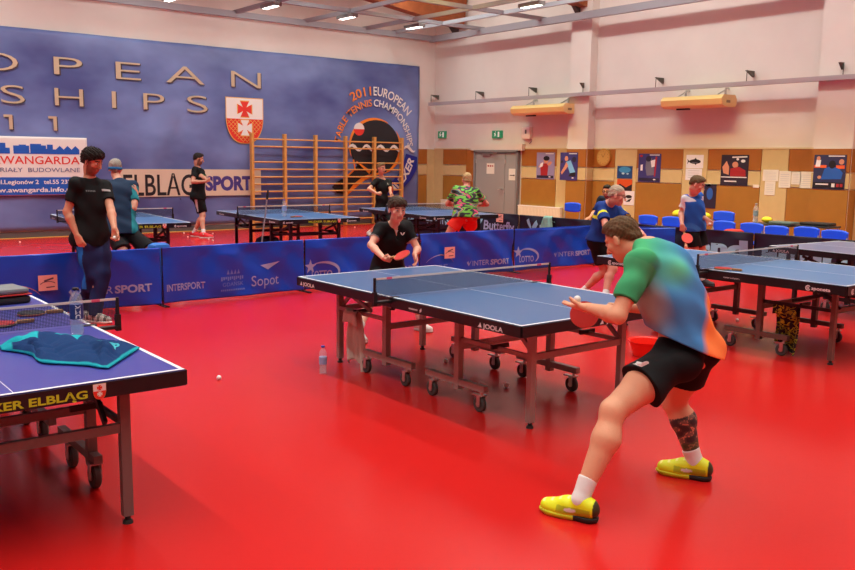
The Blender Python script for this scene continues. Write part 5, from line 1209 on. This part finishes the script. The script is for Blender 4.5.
child = chest_mark(P2, 0, .040, [[(-.016, .0), (.016, .0), (.0, -.035)]], m=mat('undershirt', (.75, .75, .75), .8), name='undershirt')
grip_racket(P2, 1, A(414, 256, 8.16)-A(394, 260.5, 8.27), (-.25, -.55, .95), 'red racket held by the boy in the black polo shirt', rr)
# ---- the standing man in black
def trs(c, v, hip, kn, an, plu, pfu):
    for i in (1,):
        o = (hip[i]+kn[i])/2; q = v-o; s_ = -(q@plu)
        m = (s_ > .052) & (v[:, 2] < 1.0) & (v[:, 2] > .35) & (np.abs(q@pfu+ .01) < .035); c[m] = rgb(36, 110, 196)
P3 = person('man in a black t-shirt and navy tracksuit trousers behind the left table', 1.86, A(91, 236, 9.42), (.42, -.9), A(90.5, 180, 9.40), (.35, -.93), A(92.5, 161.5, 9.31), (.50, -.82, -.36),
    [dict(w=A(114.5, 229, 9.2), hint=(.7, .6, 0), d=(.06, -.12, -1), n=(-.5, -.6, .35), curl=(38, 42, 46, 50), thumb=(.3, .7)),
     dict(w=A(77, 235.5, 9.22), hint=(-.8, .5, 0), d=(.25, -.25, -.8), n=(.6, .5, 0), curl=(30, 34, 38, 42))],
    [dict(a=A(94, 314.5, 9.30), d=(.55, -.8)), dict(a=A(80, 311, 9.52), d=(.2, -1))], sk=(206, 148, 118), hairc=(36, 28, 24), hair='curly', vox=.007, beard=(60, 44, 36, .62),
    shirt=dict(c=(16, 16, 18), hem=-.10, sleeve=.66, fold=.005, sw=.064), bottom=dict(kind='trousers', c=(26, 32, 76), f=trs, fold=.006), shoe=dict(c=(206, 200, 190), sole=(230, 228, 220), f=lambda c, f, x, z, i: c.__setitem__(np.sin(f*90) > .3, rgb(120, 112, 104))), loose=1.04)
chest_mark(P3, .09, .115, [[(-.05, 0), (.05, 0), (.05, .022), (-.05, .022)]], m=mat('badge_grey', lin(170, 170, 170), .6)); chest_mark(P3, -.09, .13, [[(-.05+.016*k, 0), (-.04+.016*k, 0), (-.038+.016*k, .016), (-.048+.016*k, .016)] for k in range(6)], None, .02, .1, mat('badge_dim', lin(110, 110, 110), .6))
ball(Vector(palm(P3, 0)[0]), 'white ball in the left hand of the man in the black t-shirt')
# ---- man seen from behind at the back left table
P4 = person('grey-haired man with a blue headband seen from behind at the back left table', 1.80, A(121, 231, 11.7), (.30, .95), A(119.5, 181.5, 11.85), (.35, .93), A(115.5, 168.5, 11.95), (.55, .83, -.05),
    [dict(w=A(108, 222, 12.3), hint=(-.7, -.3, -.4), d=(.2, .8, .1), n=(.5, 0, -.8), curl=30), dict(w=A(136.5, 192.5, 11.85), hint=(.2, -.5, -1), d=(-.1, .25, 1), n=(-.8, .4, 0), curl=40)],
    [dict(a=V3(4.02, 11.05, .09), d=(.2, 1)), dict(a=V3(4.62, 10.95, .09), d=(.4, 1))], sk=(214, 158, 132), hairc=(166, 160, 148), hair='short', vox=.0075,
    shirt=dict(c=(24, 46, 72), hem=-.05, sleeve=.7, sw=.072, f=lambda c, x, y, z, aL, arm, v: c.__setitem__(arm[1] & (aL[1] > .12) & (x < -.14), rgb(34, 130, 140))), bottom=dict(kind='shorts', c=(20, 20, 24), len=.66, w=.115), shoe=dict(c=(40, 60, 110)), loose=1.2, elbows=(None, A(133.5, 208, 11.75)))
def band(P, z, m, name, r=1.0):
    F = Field(); hs = P['hs']
    F.ell(P['hp'](0, -.012, z), P['Rh'], np.array([.088, .110, .055])*hs*r, .01); F.cut(P['hp'](0, 0, z-.017), P['hu']); F.cut(P['hp'](0, 0, z+.017), -P['hu'])
    v, f = F.mesh(.0055); mk(name, (v, f), m, None, None, 1, P['org']); o = COL.objects[-1]; o.parent = P['body']; o.location = (0, 0, 0)
band(P4, -.0, mat('headband_blue', lin(30, 116, 176), .8), 'headband', 1.0)
# ---- bearded man at the backdrop
P5 = person('bearded man in black with folded arms standing in front of the backdrop', 1.86, A(198.5, 196, 19.25), (.75, -.66), A(198, 168.5, 19.25), (.72, -.7), A(198.5, 159, 19.2), (.9, -.42, -.25),
    [dict(w=A(204.5, 178.5, 18.96), hint=(.5, .1, -.8), d=(-.5, .15, .5), n=(-.3, .8, 0), curl=40), dict(w=A(205.5, 181.5, 18.95), hint=(-.6, -.4, -1), d=(.6, -.1, .3), n=(-.4, .8, 0), curl=40)],
    [dict(a=A(203.5, 234, 19.1), d=(.85, -.5), sock=.24), dict(a=A(194, 232.5, 19.4), d=(.3, -.9), sock=.24)], sk=(206, 150, 124), hairc=(40, 34, 32), hair='short', vox=.008, beard=(50, 38, 32, .7),
    shirt=dict(c=(18, 20, 22), hem=-.08, sleeve=.62, f=lambda c, x, y, z, aL, arm, v: [c.__setitem__((y > 0) & (np.abs(x) < .09) & (np.abs(z-.74) < .05) & (np.sin(x*160+z*90) > 0) & (np.sin(z*150) > -.3), rgb(70, 130, 60)), c.__setitem__((y > 0) & (np.abs(x) < .10) & (np.abs(z-.66) < .025) & (np.sin(x*110) > -.2), rgb(196, 90, 40))]),
    bottom=dict(kind='shorts', c=(18, 20, 22), len=.82, f=lambda c, v, hip, kn, an, plu, pfu: c.__setitem__((-((v-(hip[1]+kn[1])/2)@plu) > .075) & (np.abs((v-hip[1])@pfu) < .03) & (v[:, 2] < .9), rgb(190, 190, 190))), shoe=dict(c=(226, 40, 50), sole=(220, 214, 210)))
# ---- boy at the far table
P6 = person('boy in a black t-shirt standing in front of the wall bars', 1.72, A(381.5, 212, 20.1), (-.15, -1), A(382.5, 179.5, 20.05), (-.1, -1), A(381.5, 168.5, 19.95), (.05, -1, -.05),
    [dict(w=A(392, 198, 19.75), hint=(.8, .3, -.4), d=(-.2, -.6, .5), n=(-.5, .6, 0), curl=50), dict(w=A(377, 193.5, 19.7), hint=(-.9, .3, -.4), d=(.6, -.4, -.1), n=(.3, .8, 0), curl=55)],
    [dict(a=V3(11.92, 16.6, .09), d=(.1, -1)), dict(a=A(369, 234.5, 20.1)*V3(1, 1, 0)+V3(0, 0, .09), d=(-.2, -1))], sk=(214, 158, 132), hairc=(126, 96, 66), hair='short', vox=.008,
    shirt=dict(c=(18, 18, 22), hem=-.06, sleeve=.62), bottom=dict(kind='shorts', c=(20, 22, 26), len=.7), shoe=dict(c=(220, 220, 216)))
chest_mark(P6, .08, .12, [[(-.015, 0), (.015, 0), (.01, .04), (-.01, .04)]], m=mat('badge_dim', lin(110, 110, 110), .6))
grip_racket(P6, 0, (-.1, -.3, 1), (.8, -.4, .1), 'racket held upright by the boy in front of the wall bars', mat('rubber_black', (.02, .02, .02), .5), rr)
# ---- man in the many-coloured shirt
multi = camo_mat('many_coloured_jersey', [(0, lin(34, 32, 36)), (.39, lin(110, 190, 60)), (.44, lin(52, 52, 58)), (.475, lin(226, 74, 130)), (.505, lin(110, 190, 60)), (.54, lin(110, 110, 160)), (.57, lin(40, 40, 44))], (2.6, 3, 9), .7)
P7 = person('man in a many-coloured shirt and red shorts seen from behind', 1.82, A(465.5, 217, 15.15), (.45, .9), A(466, 188, 15.28), (.5, .86), A(467, 180, 15.36), (.5, .86, -.15),
    [dict(w=A(456, 205, 15.6), hint=(-.9, .2, -.5), d=(.3, .8, 0), n=(.5, 0, -.8), curl=45), dict(w=A(477, 205, 15.6), hint=(.6, -.9, -.6), d=(-.4, .8, 0), n=(-.5, 0, -.8), curl=45)],
    [dict(a=V3(9.42, 11.60, .09), d=(-.2, 1)), dict(a=V3(10.22, 11.45, .09), d=(.2, 1))], sk=(220, 150, 126), hairc=(206, 176, 124), hair='thin', vox=.0075,
    shirt=dict(c=(110, 196, 60), m=multi, hem=-.02, sleeve=.68, sw=.074), bottom=dict(kind='shorts', c=(232, 52, 40), len=.52, w=.125), shoe=dict(c=(60, 60, 66)), loose=1.22)
# ---- older man with the yellow chest band
def p8s(c, x, y, z, aL, arm, v):
    m = (np.abs(z-.60) < .042); inarm = arm[0] | arm[1]; c[m & ~inarm] = rgb(222, 226, 40)
    for i in (0, 1): c[arm[i] & (np.abs(aL[i]-.46) < .075)] = rgb(222, 226, 40)
    c[(y > .05) & (np.abs(x-.09) < .03) & (np.abs(z-.80) < .014)] = rgb(222, 226, 40)
P8 = person('older man with glasses in a blue shirt with a yellow band', 1.74, A(601, 240, 11.15), (.1, -1), A(609, 203, 11.05), (.12, -1), A(617, 195.5, 10.9), (.55, -.8, -.25),
    [dict(w=A(642, 233, 10.7), hint=(.1, -.2, -1), d=A(651, 241.5, 10.55)-A(642, 233, 10.7), n=(-.6, .3, -.5), curl=35), dict(w=A(612, 241, 10.5), hint=(-.7, .5, -.5), d=(.7, -.6, .2), n=(.2, .5, .8), curl=60)],
    [dict(a=A(604, 305, 10.9)*V3(1, 1, 0)+V3(0, 0, .09), d=(.7, -.7)), dict(a=A(581, 300, 11.35)*V3(1, 1, 0)+V3(0, 0, .09), d=(.35, -.95))], knees=((.6, -.7, 0), (.5, -.8, 0)), sk=(222, 152, 130), hairc=(196, 182, 156), hair='thin', vox=.007,
    shirt=dict(c=(28, 62, 140), f=p8s, hem=-.01, sleeve=.78, sw=.078), bottom=dict(kind='shorts', c=(18, 18, 20), len=.72, w=.105), shoe=dict(c=(50, 50, 56)), loose=1.06, brow=(150, 130, 110))
def glasses(P, m):
    b = MB(); hp = P['hp']
    for x in (-.032, .032):
        b.tube([hp(x+.023*math.cos(t*PI/7), .101, .007+.016*math.sin(t*PI/7)) for t in range(15)], .0028, 6)
        b.tube([hp(x*1.72, .098, .010), hp(x*2.45, .04, .014), hp(x*2.5, -.005, .012)], .0025, 6)
    b.tube([hp(-.010, .104, .012), hp(.010, .104, .012)], .0028, 6)
    o = b.build('glasses', m); o.parent = P['body']; o.location = tuple(-P['org'])
glasses(P8, mat('glasses_frame', lin(70, 26, 24), .4))
# ---- boy in blue and white
def p9s(c, x, y, z, aL, arm, v):
    for i in (0, 1): c[arm[i]] = rgb(226, 226, 230)
    c[(x < -.11) & (z > .82)] = rgb(226, 226, 230); k = np.clip((.4-z)/.4, 0, 1)[:, None]*(np.sin(x*30+z*14) > .2)[:, None]*.5; c[:] = c*(1-k)+rgb(70, 150, 220)*k
P9 = person('boy in a blue and white shirt holding a red racket by the navy barrier', 1.66, A(695, 226, 12.6), (.1, -1), A(694, 194.5, 12.5), (.2, -.98), A(697, 184.5, 12.35), (.42, -.85, -.42),
    [dict(w=A(707, 219, 12.4), hint=(.4, .8, 0), d=(.12, -.3, -.6), n=(-.5, -.2, .4), curl=45), dict(w=A(682, 224.5, 12.42), hint=(0, 1, 0), d=(.12, -.1, -1), n=(.6, .4, 0), curl=(55, 60, 62, 64))],
    [dict(a=V3(11.02, 7.36, .09), d=(.1, -1)), dict(a=V3(10.78, 7.46, .09), d=(-.1, -1))], sk=(220, 160, 136), hairc=(112, 92, 60), hair='short', vox=.007,
    shirt=dict(c=(38, 96, 190), f=p9s, hem=-.07, sleeve=.62), bottom=dict(kind='shorts', c=(18, 18, 22), len=.74, w=.105), shoe=dict(c=(40, 40, 46)), loose=1.05, elbows=(None, A(681, 212.5, 12.58)), sh_pos=(None, A(686, 199.5, 12.52)))
chest_mark(P9, .02, .10, [[(-.012, 0), (.018, .03), (.010, .034), (-.016, .008)]], name='shirt_badge')
grip_racket(P9, 1, A(688, 232, 12.15)-A(683, 223, 12.22), (-.5, -.85, .1), 'red racket hanging from the right hand of the boy in blue and white', mat('rubber_bright_red', lin(232, 56, 34), .4))
ball(Vector(palm(P9, 0)[0]), 'white ball in the left hand of the boy in blue and white')
# ---- seated spectator behind the barrier
P10 = person('dark-haired man with dark glasses seated behind the older man in blue', 1.76, V3(13.70, 11.36, .585), (-1, -.25), V3(13.64, 11.36, 1.10), (-1, -.3), A(607, 191.5, 16.85), (-.9, -.4, -.1),
    [dict(w=V3(13.25, 11.15, .68), hint=(.3, -.3, -1), d=(-1, .1, -.1), n=(0, 0, -1), curl=20), dict(w=V3(13.25, 11.5, .68), hint=(.3, .6, -1), d=(-1, -.1, -.1), n=(0, 0, -1), curl=20)],
    [dict(a=V3(13.18, 11.25, .09), d=(-1, -.1)), dict(a=V3(13.18, 11.5, .09), d=(-1, .1))], knees=((-1, 0, .6), (-1, 0, .6)), sk=(200, 140, 116), hairc=(34, 28, 26), hair='short', vox=.008,
    shirt=dict(c=(24, 32, 52), hem=-.05, sleeve=.9), bottom=dict(kind='trousers', c=(28, 30, 40)), shoe=dict(c=(40, 40, 46)), beard=(50, 38, 32, .5))
glasses(P10, mat('glasses_black', (.01, .01, .01), .4))
